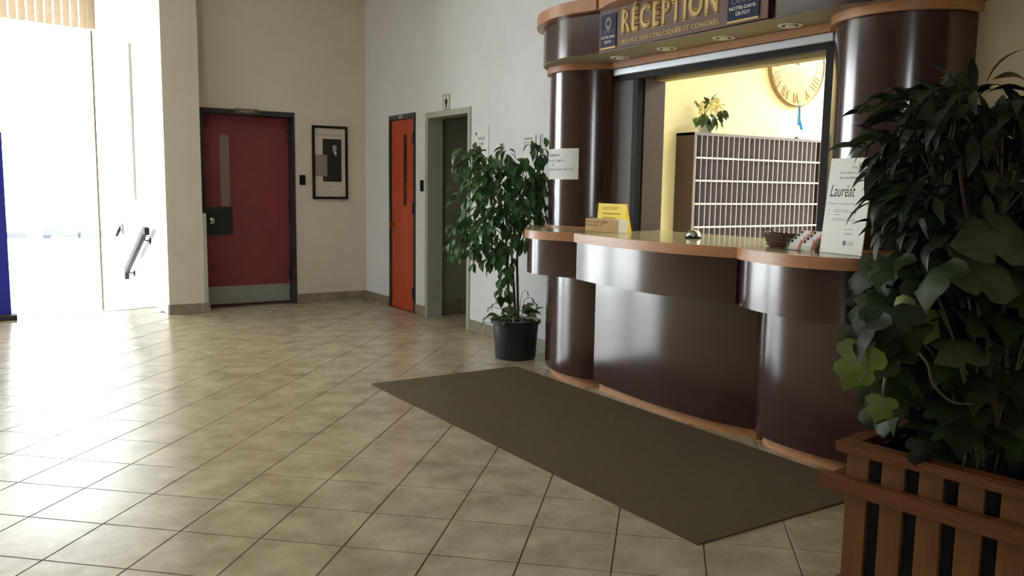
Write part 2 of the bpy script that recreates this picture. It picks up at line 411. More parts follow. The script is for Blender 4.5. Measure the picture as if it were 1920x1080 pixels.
wl = wall_run('y', -9.0, -8.9, -13.0, 3.6, -1.6, H, []).build('wall_left', M['wall_unseen_dark'])
tag(wl, 'brown lobby wall outside the picture on the left', 'wall', kind='structure')
wn = wall_run('x', -13.1, -13.0, -9.0, 0.2, -0.2, H, [(-8.5, -7.0, 0.8, 3.2)]).build('wall_near', M['wall_unseen_dark'])
tag(wn, 'brown lobby wall behind the camera', 'wall', kind='structure')
ce = MB()
for a_, b_ in (((-9.0, -13.0), (0.14, -4.6)), ((-9.0, -4.6), (-7.0, -1.8)), ((-5.0, -4.6), (0.14, -1.8)), ((-9.0, -1.8), (0.14, 5.2))): ce.box((a_[0], a_[1], H), (b_[0], b_[1], H + 0.1))
ce = ce.build('ceiling', M['ceiling'])
tag(ce, 'high pale lobby ceiling above the frame', 'ceiling', kind='structure')
sk = thing('fill_skylight', (-6.0, -3.2, H), 'unseen skylight added to the lobby ceiling for fill light', 'window', kind='structure')  # ceiling opening added out of view to brighten the lobby
for xx in (-7.0, -6.0, -5.0): B((xx - 0.03, -4.6, H), (xx + 0.03, -1.8, H + 0.08)).build('mullion', M['bronze'], sk)
for yy in (-4.6, -3.2, -1.8): B((-7.0, yy - 0.03, H + 0.01), (-5.0, yy + 0.03, H + 0.07)).build('mullion', M['bronze'], sk)
for i in range(2):
    for j in range(2): B((-6.97 + 1.0 * i, -4.57 + 1.4 * j, H + 0.04), (-6.03 + 1.0 * i, -3.23 + 1.4 * j, H + 0.046)).build('pane', M['glass'], sk)
# unseen window added in the near wall for fill light
win = thing('fill_window', (-7.75, -13.05, 0.8), 'unseen window added behind the camera for fill light', 'window', kind='structure')
for xx in (-8.5, -7.75, -7.0): B((xx - 0.03, -13.08, 0.8), (xx + 0.03, -13.01, 3.2)).build('mullion', M['bronze'], win)
for zz in (0.8, 3.2): B((-8.5, -13.08, zz - 0.03), (-7.0, -13.01, zz + 0.03)).build('frame', M['bronze'], win)
for k in range(2): B((-8.47 + 0.75 * k, -13.05, 0.83), (-7.78 + 0.75 * k, -13.044, 3.17)).build('pane', M['glass'], win)

# ---- staircase and stair window
st = thing('stairs', (-4.6, 0.2, -1.36), 'flight of stairs going down to the bright window', 'stairs', kind='structure')
en = Vector((-0.2149, 0.9766)); ed = Vector((0.9766, 0.2149)); e0 = Vector((-2.38, 0.26))
def erect(u0, u1, v0, v1):   # u along edge to the left, v away down the stairs
    return [tuple(e0 - ed * u + en * v) for u, v in ((u0, v0), (u1, v0), (u1, v1), (u0, v1))]
for k in range(8):
    MB().prism(erect(0, 6.6, 0.30 * k, 0.30 * (k + 1) + 0.02), -1.5, -0.17 * (k + 1)).build('step', M['concrete'], st)
MB().prism(erect(0, 6.6, 2.40, 5.6), -1.6, -1.36).build('lower_landing', M['concrete'], st)
nos = MB().prism(erect(0.0, 6.6, -0.055, 0.012), -0.03, 0.004).build('trim_1', M['steel'])
tag(nos, 'pale metal nosing along the top step of the stairs', 'trim', kind='structure')
w0 = Vector((-2.37, 4.99)); wd = Vector((-0.971, -0.2402)); wn_ = Vector((-0.2402, 0.971))
def wrect(u0, u1, v0, v1): return [tuple(w0 + wd * u + wn_ * v) for u, v in ((u0, v0), (u1, v0), (u1, v1), (u0, v1))]
win = thing('window_1', (-4.7, 4.4, -1.36), 'tall bright window at the far end of the stairwell', 'window', kind='structure')
for u in (0.0, 1.66, 3.32, 4.98, 6.62): MB().prism(wrect(u, u + 0.03, -0.03, 0.05), -1.36, H).build('mullion', M['bronze'], win)
for z in (-1.36, H - 0.06): MB().prism(wrect(0, 6.65, -0.03, 0.05), z, z + 0.06).build('frame', M['bronze'], win)
for k in range(4): MB().prism(wrect(0.03 + 1.66 * k, 1.66 + 1.66 * k, 0.0, 0.008), -1.30, H - 0.06).build('pane', M['glass'], win)
# blind
bl = thing('window_blind', (-3.2, 4.7, 3.69), 'beige woven vertical blind hanging at top of the stair window', 'blind')
nsl = 54
for k in range(nsl):
    u = 0.12 + 0.12 * k
    c = w0 + wd * (u + 0.055) - wn_ * 0.16
    a = Vector((wd.x, wd.y)); a2 = (a * math.cos(0.35) + wn_ * math.sin(0.35)) * 0.05
    p0, p1 = c - a2, c + a2
    nn = Vector((-(p1 - p0).y, (p1 - p0).x)).normalized() * 0.002
    MB().prism([tuple(p0 - nn), tuple(p1 - nn), tuple(p1 + nn), tuple(p0 + nn)], 3.69, H - 0.06).build('slat', M['blind'], bl)
MB().prism(wrect(0.03, 6.6, -0.20, -0.12), H - 0.06, H - 0.005).build('head_rail', M['blind'], bl)
MB().prism(wrect(0.0, 0.13, -0.22, -0.06), 3.69, H - 0.06).build('side_slat', M['blind'], bl)
# things outside
gm = MB(); gm.v = [(-60, 5.3, -1.45), (60, 5.3, -1.45), (60, 20, -0.44), (-60, 20, -0.44), (60, 20.6, -0.44), (-60, 20.6, -0.44), (60, 26, -3.62), (-60, 26, -3.62), (60, 110, -3.62), (-60, 110, -3.62),
                   (-60, 5.3, -4.0), (60, 5.3, -4.0), (60, 110, -4.0), (-60, 110, -4.0)]
gm.f = [(0, 1, 2, 3), (3, 2, 4, 5), (5, 4, 6, 7), (7, 6, 8, 9), (10, 13, 12, 11), (0, 10, 11, 1), (9, 8, 12, 13), (0, 3, 5, 7, 9, 13, 10), (1, 11, 12, 8, 6, 4, 2)]
ext = gm.build('ground_outside', M['asphalt'])  # evenly pale ground under the overcast sky, no sun
tag(ext, 'pale bank and parking ground outside the stair window', 'ground', kind='structure')
def car(x, y, wd_, m, label):
    g0 = -3.62
    t = thing('parked_car', (x, y, g0), label, 'car', 'parked cars outside the stair window')
    prof = [(-2.1, 0.35, 1.0), (-2.1, 0.92, 1.0), (-1.75, 0.98, 0.98), (-1.35, 1.42, 0.80), (0.3, 1.46, 0.80), (1.0, 1.0, 0.98), (2.0, 0.86, 0.98), (2.1, 0.35, 1.0)]
    mbc = MB(); n = len(prof)
    mbc.v = [(x - wd_ / 2 * k, y + p, g0 + q) for p, q, k in prof] + [(x + wd_ / 2 * k, y + p, g0 + q) for p, q, k in prof]
    mbc.f = [tuple(range(n)), tuple(range(n, 2 * n))[::-1]] + [(k, (k + 1) % n, n + (k + 1) % n, n + k) for k in range(n)]
    mbc.build('body', m, t, bevel=0.05)
    rw = MB(); rw.poly([(x - wd_ * 0.42, y - 1.74, g0 + 1.01), (x + wd_ * 0.42, y - 1.74, g0 + 1.01), (x + wd_ * 0.36, y - 1.42, g0 + 1.36), (x - wd_ * 0.36, y - 1.42, g0 + 1.36)]); rw.build('rear_window', M['carglass'], t)
    for sx in (-0.44, 0.44):
        for sy in (-1.3, 1.3):
            MB().tube([(x + sx * wd_ - 0.1, y + sy, g0 + 0.32), (x + sx * wd_ + 0.1, y + sy, g0 + 0.32)], 0.32, 14).build('wheel', M['tyre'], t)
car(-1.9, 60, 2.0, M['carviolet'], 'mauve parked car nearest the blue panel through the stair window')
car(0.95, 65.5, 1.75, M['carblue'], 'slate blue parked car half hidden behind the grey car outside')
car(1.3, 60, 1.55, M['cargrey'], 'grey parked car outside in front of the blue one')
car(3.0, 60, 1.7, M['cardark'], 'charcoal parked car nearest the stair wall outside')

# ---- baseboards of tile pieces
def baseboard(name, label, p0, p1, nrm, h=0.11):
    p0 = Vector(p0); p1 = Vector(p1); L_ = (p1 - p0).length; d = (p1 - p0) / L_; nv = Vector(nrm)
    q = [p0, p1, p1 + nv * 0.008, p0 + nv * 0.008]
    o = MB().prism([tuple(v) for v in q], 0.0, h - 0.001).build(name, M['basegrout'])
    tag(o, label, 'baseboard', kind='structure')
    s = 0.0
    while s < L_ - 0.01:
        e = min(s + 0.33, L_)
        a = p0 + d * (s + 0.003); b = p0 + d * (e - 0.003)
        MB().prism([tuple(a), tuple(b), tuple(b + nv * 0.012), tuple(a + nv * 0.012)], 0.001, h).build('tile', M['basetile'], o, bevel=0.002)
        s = e
    return o
baseboard('baseboard_far', 'grey brown tile baseboard under the framed poster', (-0.88, WLY), (-0.013, WLY), (0, -1))
baseboard('baseboard_corner', 'tile baseboard between room corner and orange door', (0, WLY), (0, -0.863), (-1, 0))
baseboard('baseboard_middle', 'short tile baseboard between orange door and grey doorway', (0, -1.541), (0, -1.788), (-1, 0))
baseboard('baseboard_right', 'tile baseboard behind the potted ficus', (0, -2.743), (0, -4.38), (-1, 0))
baseboard('baseboard_near', 'tile baseboard of the wall beyond the reception desk', (0, -7.85), (0, -12.9), (-1, 0))
baseboard('baseboard_pier', 'tile baseboard across the front of the white pier', (-2.345, -0.47), (-1.93, -0.47), (0, -1))
baseboard('baseboard_stair', 'tile baseboard on the stair side of the white pier', (-2.345, -0.47), (-2.345, 0.24), (-1, 0))
g = B((-1.985, -0.475, 0.11), (-1.945, -0.30, 1.07)).build('trim_2', M['greyframe'], bevel=0.003)
tag(g, 'grey corner guard on the pier beside the red door', 'trim', kind='structure')

# ---- red door
d1 = thing('door_1', (-1.4, 0, 0), 'red door with narrow slot window and steel kick plate', 'door', kind='structure')
B((-1.935, -0.178, 0), (-1.885, 0.05, 2.205)).build('frame_post', M['doorframe'], d1)
B((-0.9, -0.178, 0), (-0.875, 0.05, 2.205)).build('frame_post', M['doorframe'], d1)
B((-1.885, -0.178, 2.15), (-0.9, 0.05, 2.205)).build('frame_head', M['doorframe'], d1)
leaf = wall_run('x', 0.0, 0.045, -1.883, -0.902, 0.008, 2.148, [(-1.677, -1.569, 1.131, 1.932)]).build('leaf', M['reddoor'], d1)
B((-1.677, 0.012, 1.131), (-1.569, 0.03, 1.932)).build('pane', M['reflpane'], leaf)
B((-1.882, -0.006, 0.806), (-1.553, 0.001, 1.125)).build('lock_plate', M['lockplate'], d1, bevel=0.002)
B((-1.86, -0.005, 0.02), (-0.906, 0.001, 0.222)).build('kick_plate', M['steel'], d1, bevel=0.001)
kn = MB(); kn.tube([(-1.79, -0.005, 0.97), (-1.79, -0.02, 0.97), (-1.79, -0.03, 0.97), (-1.79, -0.055, 0.97), (-1.79, -0.062, 0.97)], [0.036, 0.034, 0.016, 0.03, 0.016], 16)
kn.build('knob', M['chrome'], d1, smooth=True)
for z in (0.35, 1.15, 1.95): MB().tube([(-0.905, -0.012, z - 0.06), (-0.905, -0.012, z + 0.06)], 0.011, 8).build('hinge', M['doorframe'], d1)
npl = B((-1.55, -0.19, 2.166), (-1.287, -0.177, 2.215)).build('name_plate', mat('brown_name_plate', (96, 84, 70), 0.5), d1)
text('lettering', 'SALLE 07', (-1.50, -0.191, 2.178), (1, 0, 0), UP, width=0.16, height=0.026, m=M['paperwarm'], parent=d1, depth=0.001)
# ---- orange door
d2 = thing('door_2', (0.02, -1.2, 0), 'narrow orange door with a dark vertical slot window', 'door', kind='structure')
B((-0.01, -0.91, 0), (0.10, -0.863, 2.172)).build('frame_post', M['doorframe'], d2)
B((-0.01, -1.541, 0), (0.10, -1.500, 2.172)).build('frame_post', M['doorframe'], d2)
B((-0.01, -1.5, 2.115), (0.10, -0.91, 2.172)).build('frame_head', M['doorframe'], d2)
leaf = wall_run('y', 0.006, 0.05, -1.498, -0.912, 0.008, 2.113, [(-1.308, -1.213, 1.172, 1.954)]).build('leaf', M['orangedoor'], d2)
B((0.018, -1.308, 1.172), (0.034, -1.213, 1.954)).build('pane', M['darkpane'], leaf)
kn = MB(); kn.tube([(0.006, -0.97, 0.95), (-0.01, -0.97, 0.95), (-0.02, -0.97, 0.95), (-0.045, -0.97, 0.95), (-0.052, -0.97, 0.95)], [0.03, 0.028, 0.012, 0.026, 0.014], 14)
kn.build('knob', M['brass'], d2, smooth=True)
B((-0.014, -0.90, 0.90), (-0.0095, -0.87, 0.99)).build('strike_plate', M['brass'], d2)
for z in (0.22, 1.15, 1.9): MB().tube([(-0.012, -1.499, z - 0.06), (-0.012, -1.499, z + 0.06)], 0.011, 8).build('hinge', M['doorframe'], d2)
text('lettering', '302', (-0.011, -1.13, 2.128), RX, UP, width=0.1, height=0.034, m=M['white'], parent=d2, depth=0.001)
# ---- grey doorway and corridor behind
d3 = thing('door_3', (0.05, -2.27, 0), 'open doorway with grey green metal frame to a dim corridor', 'doorway', kind='structure')
B((-0.012, -1.85, 0), (0.165, -1.788, 2.147)).build('frame_post', M['greyframe'], d3)
B((-0.012, -2.743, 0), (0.165, -2.69, 2.147)).build('frame_post', M['greyframe'], d3)
B((-0.012, -2.69, 2.09), (0.165, -1.85, 2.147)).build('frame_head', M['greyframe'], d3)
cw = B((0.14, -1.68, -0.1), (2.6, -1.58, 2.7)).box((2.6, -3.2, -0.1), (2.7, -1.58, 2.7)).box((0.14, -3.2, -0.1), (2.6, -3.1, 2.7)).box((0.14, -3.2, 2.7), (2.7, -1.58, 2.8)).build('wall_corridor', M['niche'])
tag(cw, 'dim grey green corridor wall inside the open doorway', 'wall', kind='structure')
cf = B((0.14, -3.1, -0.1), (2.6, -1.68, -0.002)).box((0.001, -2.69, -0.0029), (0.14, -1.85, -0.0005)).build('floor_corridor', M['tile'])
tag(cf, 'tiled corridor floor inside the grey doorway', 'floor', kind='structure')
bb = baseboard('baseboard_corridor', 'dark tile baseboard inside the corridor doorway', (0.17, -1.68), (2.5, -1.68), (0, -1), 0.16)

# ================================================================== WALL THINGS
po = thing('framed_poster', (-0.457, WLY, 1.223), 'black framed tall poster with dark portrait photo beside the red door', 'poster')
Y0 = WLY
for a, b in (((-0.673, 1.223), (-0.645, 2.076)), ((-0.270, 1.223), (-0.242, 2.076))): B((a[0], Y0 - 0.028, a[1]), (b[0], Y0, b[1])).build('frame_side', M['black'], po, bevel=0.002)
for a, b in ((1.223, 1.251), (2.048, 2.076)): B((-0.645, Y0 - 0.028, a), (-0.270, Y0, b)).build('frame_rail', M['black'], po, bevel=0.002)
B((-0.645, Y0 - 0.012, 1.251), (-0.270, Y0 - 0.002, 2.048)).build('print', M['paperwarm'], po)
ph = B((-0.547, Y0 - 0.0135, 1.427), (-0.316, Y0 - 0.011, 1.926)).build('portrait_photo', M['photo'], po)
fig = [(-0.50, 1.43), (-0.32, 1.43), (-0.322, 1.62), (-0.34, 1.745), (-0.375, 1.785), (-0.43, 1.785), (-0.465, 1.75), (-0.49, 1.62)]
mbq = MB(); mbq.poly([(p[0], Y0 - 0.0145, p[1]) for p in fig]); mbq.build('figure_print', M['suit'], ph)
mbq = MB(); mbq.poly([(-0.402 + 0.027 * math.cos(t * math.pi / 8), Y0 - 0.0148, 1.822 + 0.043 * math.sin(t * math.pi / 8)) for t in range(16)]); mbq.build('face_print', M['skin'], ph)
mbq = MB(); mbq.poly([(p[0], Y0 - 0.0151, p[1]) for p in ((-0.431, 1.832), (-0.427, 1.860), (-0.402, 1.872), (-0.377, 1.860), (-0.373, 1.836), (-0.384, 1.852), (-0.402, 1.857), (-0.420, 1.852))]); mbq.build('hair_print', M['suit'], ph)
mbq = MB(); mbq.poly([(p[0], Y0 - 0.0149, p[1]) for p in ((-0.422, 1.782), (-0.376, 1.782), (-0.38, 1.72))]); mbq.build('shirt_print', M['paperwarm'], ph)
B((-0.644, Y0 - 0.016, 1.487), (-0.494, Y0 - 0.0135, 1.738)).build('grey_card', M['greycard'], po)
text('lettering', 'Michel Robichaud', (-0.625, Y0 - 0.0125, 1.955), (1, 0, 0), UP, width=0.30, height=0.034, m=M['greytext'], parent=po, depth=0.0005)
for k, (xa, xb) in enumerate(((-0.60, -0.36), (-0.57, -0.31), (-0.60, -0.46), (-0.56, -0.31), (-0.60, -0.36))):
    z = 1.400 - 0.025 * k - (0.02 if k > 2 else 0)
    B((xa, Y0 - 0.0130, z), (xb, Y0 - 0.0118, z + 0.006)).build('text_line', M['inkfaint'], po)
def plate(name, a, b, label, screw_axis):
    t = thing(name, ((a[0] + b[0]) / 2, (a[1] + b[1]) / 2, a[2]), label, 'switch', 'black wall switch plates')
    B(a, b).build('plate', M['black'], t, bevel=0.002)
    c = [(a[i] + b[i]) / 2 for i in range(3)]
    if screw_axis == 'y': B((c[0] - 0.008, a[1] - 0.006, c[2] - 0.016), (c[0] + 0.008, a[1], c[2] + 0.016)).build('toggle', M['black'], t, bevel=0.001)
    else: B((a[0] - 0.006, c[1] - 0.008, c[2] - 0.016), (a[0], c[1] + 0.008, c[2] + 0.016)).build('toggle', M['black'], t, bevel=0.001)
plate('light_switch', (-0.826, WLY - 0.010, 1.383), (-0.756, WLY, 1.499), 'black switch plate between the red door and framed poster', 'y')
plate('light_switch', (-0.010, -1.738, 1.335), (0.0, -1.664, 1.453), 'black switch plate between orange door and grey doorway', 'x')
# restroom pictogram
wc = thing('restroom_sign', (-0.006, -2.253, 2.15), 'small cream sign with black standing figure above grey doorway', 'sign')
B((-0.010, -2.316, 2.150), (-0.001, -2.191, 2.296)).build('plate', mat('cream_sign_plate', (232, 230, 200), 0.5), wc, bevel=0.002)
for a, b in (((-2.316, 2.15), (-2.310, 2.296)), ((-2.197, 2.15), (-2.191, 2.296))): B((-0.012, a[0], a[1]), (-0.0095, b[0], b[1])).build('border', M['inkblack'], wc)
for a, b in ((2.15, 2.156), (2.29, 2.296)): B((-0.012, -2.31, a), (-0.0095, -2.197, b)).build('border', M['inkblack'], wc)
pic = [(-0.026, 0.104), (0.026, 0.104), (0.03, 0.062), (0.019, 0.056), (0.016, 0.012), (0.003, 0.012), (0.0, 0.05), (-0.003, 0.012), (-0.016, 0.012), (-0.019, 0.056), (-0.03, 0.062)]
mbq = MB(); mbq.poly([(-0.0115, -2.2535 - p[0], 2.15 + p[1]) for p in pic]); mbq.poly([(-0.0115, -2.2535 - 0.011 * math.cos(t * math.pi / 6), 2.15 + 0.121 + 0.011 * math.sin(t * math.pi / 6)) for t in range(12)])
mbq.build('pictogram', M['inkblack'], wc)
# notices on the right wall
def notice(y0, y1, z0, z1, label, th=0.004, m='paper'):
    t = thing('paper_notice', (0, (y0 + y1) / 2, z0), label, 'notice', 'notices on the white wall')
    B((-th, y1, z0), (-0.0005, y0, z1)).build('sheet', M[m], t)
    return t
n1 = notice(-2.80, -3.075, 1.53, 1.948, 'white notice with black bar pinned right of the grey doorway', 0.006)
text('lettering', 'BUANDERIE', (-0.0062, -2.885, 1.825), RX, UP, width=0.125, height=0.03, m=M['greytext'], parent=n1, depth=0.0006)
text('lettering', 'HOMMES', (-0.0062, -2.905, 1.775), RX, UP, width=0.085, height=0.03, m=M['greytext'], parent=n1, depth=0.0006)
B((-0.0070, -3.035, 1.722), (-0.0055, -2.84, 1.738)).build('black_bar', M['inkblack'], n1)
B((-0.0070, -2.862, 1.873), (-0.0055, -2.84, 1.90)).build('corner_mark', M['inkblack'], n1)
n2 = notice(-3.13, -3.31, 1.48, 1.775, 'small white notice with hanger symbol behind ficus top', 0.006)
B((-0.030, -3.325, 1.48), (-0.0005, -3.312, 1.78)).build('side_rail', M['greyframe'], n2)
MB().tube([(-0.008, -3.165, 1.655), (-0.008, -3.205, 1.685), (-0.008, -3.245, 1.655), (-0.008, -3.165, 1.655)], 0.003, 6).build('hanger_symbol', M['greytext'], n2)
B((-0.0070, -3.245, 1.722), (-0.0055, -3.17, 1.73)).build('text_line', M['inkfaint'], n2)
n3 = notice(-3.63, -3.95, 1.50, 1.842, 'white notice with grey print beside the reception column')
B((-0.0058, -3.80, 1.80), (-0.0035, -3.68, 1.812)).build('text_line', M['greytext'], n3)
B((-0.0058, -3.77, 1.77), (-0.0035, -3.66, 1.778)).build('text_line', M['inkfaint'], n3)
B((-0.0058, -3.77, 1.75), (-0.0035, -3.66, 1.757)).build('text_line', M['inkfaint'], n3)
for yy in (-3.845, -3.915): B((-0.0058, yy - 0.016, 1.60), (-0.0035, yy, 1.832)).build('grey_band', M['greytext'], n3)
# stairwell things
pn = B((-2.375, 1.45, 1.16), (-2.345, 4.3, 3.05)).build('wall_board', M['white'], bevel=0.004)
tag(pn, 'large blank white board on the stair wall by the window', 'board')
hr = thing('handrail', (-2.345, 1.1, 0.2), 'grey sloping handrail fixed to the white stair wall', 'handrail')
p_top = Vector((-2.42, 0.42, 0.85)); p_bot = Vector((-2.42, 1.92, 0.26))
rl = MB(); 
def bar(mb, a, b, wx, wz):
    a = Vector(a); b = Vector(b); d = (b - a).normalized(); sx = Vector((1, 0, 0)); up = d.cross(sx).normalized()
    i = len(mb.v)
    for p in (a, b):
        for u, v in ((-1, -1), (1, -1), (1, 1), (-1, 1)): mb.v.append(tuple(p + sx * u * wx / 2 + up * v * wz / 2))
    mb.f += [(i, i + 1, i + 2, i + 3), (i + 4, i + 7, i + 6, i + 5)] + [(i + k, i + (k + 1) % 4, i + 4 + (k + 1) % 4, i + 4 + k) for k in range(4)]
bar(rl, p_top, p_bot, 0.05, 0.08); rl.build('rail', M['rail'], hr, bevel=0.004)
bar_top = MB(); bar(bar_top, (-2.42, 0.435, 0.85), (-2.42, 0.28, 0.845), 0.05, 0.08); bar_top.build('rail_end', M['rail'], hr, bevel=0.004)
bar_bot = MB(); bar(bar_bot, (-2.42, 1.905, 0.275), (-2.42, 1.96, 0.16), 0.05, 0.08); bar_bot.build('rail_end', M['rail'], hr, bevel=0.004)
for yy, zz in ((0.55, 0.77), (1.80, 0.28)):
    MB().tube([(-2.42, yy, zz), (-2.40, yy, zz - 0.04), (-2.347, yy, zz - 0.05)], 0.008, 8).build('bracket', M['rail'], hr)
    MB().tube([(-2.357, yy, zz - 0.05), (-2.345, yy, zz - 0.05)], 0.035, 12).build('wall_flange', M['rail'], hr)
fx = thing('wall_fixture', (-2.36, 2.69, 0.62), 'small dark fixture on the stair wall beyond the handrail', 'fixture')
B((-2.375, 2.63, 0.68), (-2.345, 2.75, 0.83)).build('back_plate', M['steel'], fx, bevel=0.004)
MB().tube([(-2.36, 2.70, 0.80), (-2.40, 2.70, 0.72), (-2.42, 2.75, 0.66)], 0.02, 8).build('arm', M['rail'], fx)
bp_ = thing('display_panel', (-3.9, 0.0, 0.0), 'narrow royal blue display panel standing on a grey foot at the stair top', 'panel')
B((-4.06, -0.03, 0.05), (-3.765, 0.01, 1.86)).build('board', M['blue'], bp_, bevel=0.004)
B((-4.10, -0.14, 0.0), (-3.72, 0.05, 0.05)).build('foot', M['rail'], bp_, bevel=0.006)

# ================================================================== RECEPTION
NL = catmull([(0.0, -4.38), (-0.28, -4.36), (-0.50, -4.50), (-0.66, -4.71), (-0.755, -4.85), (-0.795, -4.98), (-0.785, -5.12), (-0.745, -5.27), (-0.68, -5.41)], 8)
NC = catmull([(-0.725, -5.39), (-0.768, -5.65), (-0.795, -5.93), (-0.80, -6.18), (-0.78, -6.42), (-0.735, -6.61), (-0.685, -6.745)], 8)
NR = catmull([(-0.655, -6.715), (-0.735, -6.82), (-0.785, -6.96), (-0.82, -7.12), (-0.82, -7.27), (-0.76, -7.43), (-0.62, -7.57), (-0.42, -7.68), (-0.2, -7.74), (0.0, -7.76)], 8)
ct = thing('countertop', (-0.4, -6.0, 1.045), 'glossy olive countertop with orange wood edge on the reception desk', 'countertop')
outl = offs(NL, -0.012) + offs(NC, -0.012) + offs(NR, -0.012)
outl[0] = (0.0, outl[0][1]); outl[-1] = (0.0, outl[-1][1])
MB().prism([(0.0, -4.39)] + [p for p in outl if p[0] < -0.01] + [(0.0, -7.75), (0.0, -6.79), (0.14, -6.79), (0.14, -5.26), (0.0, -5.26)], 1.05, 1.099).build('slab', M['top'], ct)
for c in (NL, NC, NR): MB().prism(ribbon(c, 0.02), 1.043, 1.1).build('wood_edge', M['oak'], ct, smooth=True, ang=50)
dk = thing('reception_desk', (-0.4, -6.0, 0), 'dark brown reception desk with three curved bulging panels', 'desk')
for c in (NL, NC, NR): MB().prism(closed(offs(c, -0.022), -0.01), 0.80, 1.043).build('apron', M['brown'], dk, smooth=True, ang=50)
BL = catmull([(0.0, -4.44), (-0.22, -4.44), (-0.36, -4.56), (-0.45, -4.72), (-0.50, -4.88), (-0.51, -5.03), (-0.485, -5.18), (-0.40, -5.32)], 8)
BC = catmull([(-0.452, -5.285), (-0.482, -5.53), (-0.505, -5.80), (-0.512, -6.05), (-0.496, -6.29), (-0.455, -6.50), (-0.40, -6.67)], 8)
BR = catmull([(-0.345, -6.63), (-0.425, -6.70), (-0.47, -6.80), (-0.49, -6.95), (-0.485, -7.12), (-0.46, -7.28), (-0.40, -7.45), (-0.28, -7.58), (-0.12, -7.66), (0.0, -7.68)], 8)
for c in (BL, BC, BR): MB().prism(closed(c, -0.01), 0.066, 0.80).build('base_panel', M['brown'], dk, smooth=True, ang=50)
for c, e in ((BL, 0.045), (BC, 0.05), (BR, 0.05)):
    k = offs(c, -e); k = [p for p in k if p[0] < -0.05]
    MB().prism(closed(k, -0.02), 0.0, 0.066).build('toe_kick', M['oak_dull'], dk, smooth=True, ang=50)
# upper columns
def column(cy, label):
    t = thing('column', (0, cy, 1.1), label, 'column', 'half round reception columns', 'thing')
    arc = lambda r: [(-r * math.cos(a), cy + r * math.sin(a)) for a in [math.pi / 2 - math.pi * k / 40 for k in range(41)]]
    MB().prism(arc(0.348), 1.1, 2.28).build('shaft', M['brown'], t, smooth=True, ang=50)
    MB().prism(arc(0.362), 1.1, 1.113).build('base_ring', M['oak'], t, smooth=True, ang=50)
    MB().prism(arc(0.372), 2.235, 2.281).build('top_ring', M['oak_dull'], t, smooth=True, ang=50)
column(-4.653, 'dark brown half round column with white notice left of the reception opening')
column(-7.19, 'dark brown half round column right of the reception opening behind the award panel')
# surround of the opening
su = thing('opening_surround', (-0.05, -6.0, 1.1), 'brown flat panels framing the reception opening', 'surround')
MB().prism([(-0.10, -5.20), (-0.10, -4.988), (-0.001, -5.003), (-0.001, -5.20)], 1.1, 2.18).build('side_panel', M['brown_flat'], su)
B((-0.045, -5.262, 1.1), (0.14, -5.20, 2.2)).build('jamb', M['brown_flat'], su)
B((-0.045, -6.842, 1.1), (0.14, -6.79, 2.2)).build('jamb', M['brown_flat'], su)
B((0.05, -6.80, 2.145), (0.14, -5.262, 2.25)).build('lintel', M['tan'], su)
B((-0.155, -6.842, 2.235), (-0.10, -5.02, 2.28)).build('header_strip', M['oak_dull'], su)
rs = thing('rolling_shutter', (-0.08, -6.0, 1.1), 'raised rolling shutter with pale metal bar and black side guides', 'shutter')
B((-0.13, -6.84, 2.188), (-0.05, -5.01, 2.234)).build('bottom_bar', M['alum'], rs, bevel=0.004)
B((-0.11, -6.84, 2.15), (-0.05, -5.0, 2.187)).build('slot', M['black'], rs)
B((-0.105, -5.252, 1.1), (-0.05, -5.202, 2.15)).build('guide', M['black'], rs)
B((-0.105, -6.835, 1.1), (-0.05, -6.782, 2.15)).build('guide', M['black'], rs)
# canopy
CL = catmull([(0.0, -4.36), (-0.24, -4.37), (-0.385, -4.50), (-0.475, -4.66), (-0.52, -4.82), (-0.54, -4.98), (-0.515, -5.14), (-0.475, -5.285)], 8)
CC = [(-0.475, -5.28), (-0.472, -6.0), (-0.462, -6.70)]
CR = catmull([(-0.455, -6.69), (-0.462, -6.82), (-0.458, -6.98), (-0.44, -7.15), (-0.40, -7.31), (-0.32, -7.46), (-0.19, -7.57), (0.0, -7.60)], 8)
cn = thing('canopy', (-0.25, -6.0, 2.28), 'brown curved canopy with orange wood rim above the reception counter', 'canopy')
for c in (CL, CC, CR): MB().prism(closed(offs(c, 0.0), -0.005), 2.283, 2.55).build('fascia', M['brown'], cn, smooth=True, ang=50)
so = [p for p in CL if p[0] < -0.02] + CC + [p for p in CR if p[0] < -0.02]
MB().prism([(-0.005, -4.37)] + [(p[0] + 0.012, p[1]) for p in so] + [(-0.005, -7.59)], 2.2815, 2.2835).build('soffit', M['soffit'], cn)
RLm = offs(CL, 0.05); RLm = [(0.0, -4.31)] + [p for p in RLm if p[0] < -0.02]
RCm = arc3((-0.50, -5.28), (-0.63, -5.99), (-0.50, -6.70))
RRm = [p for p in offs(CR, 0.05) if p[0] < -0.02] + [(0.0, -7.65)]
for c in (RLm, RCm, RRm): MB().prism(closed(c, -0.005), 2.551, 2.632).build('rim', M['oak'], cn, smooth=True, ang=50)
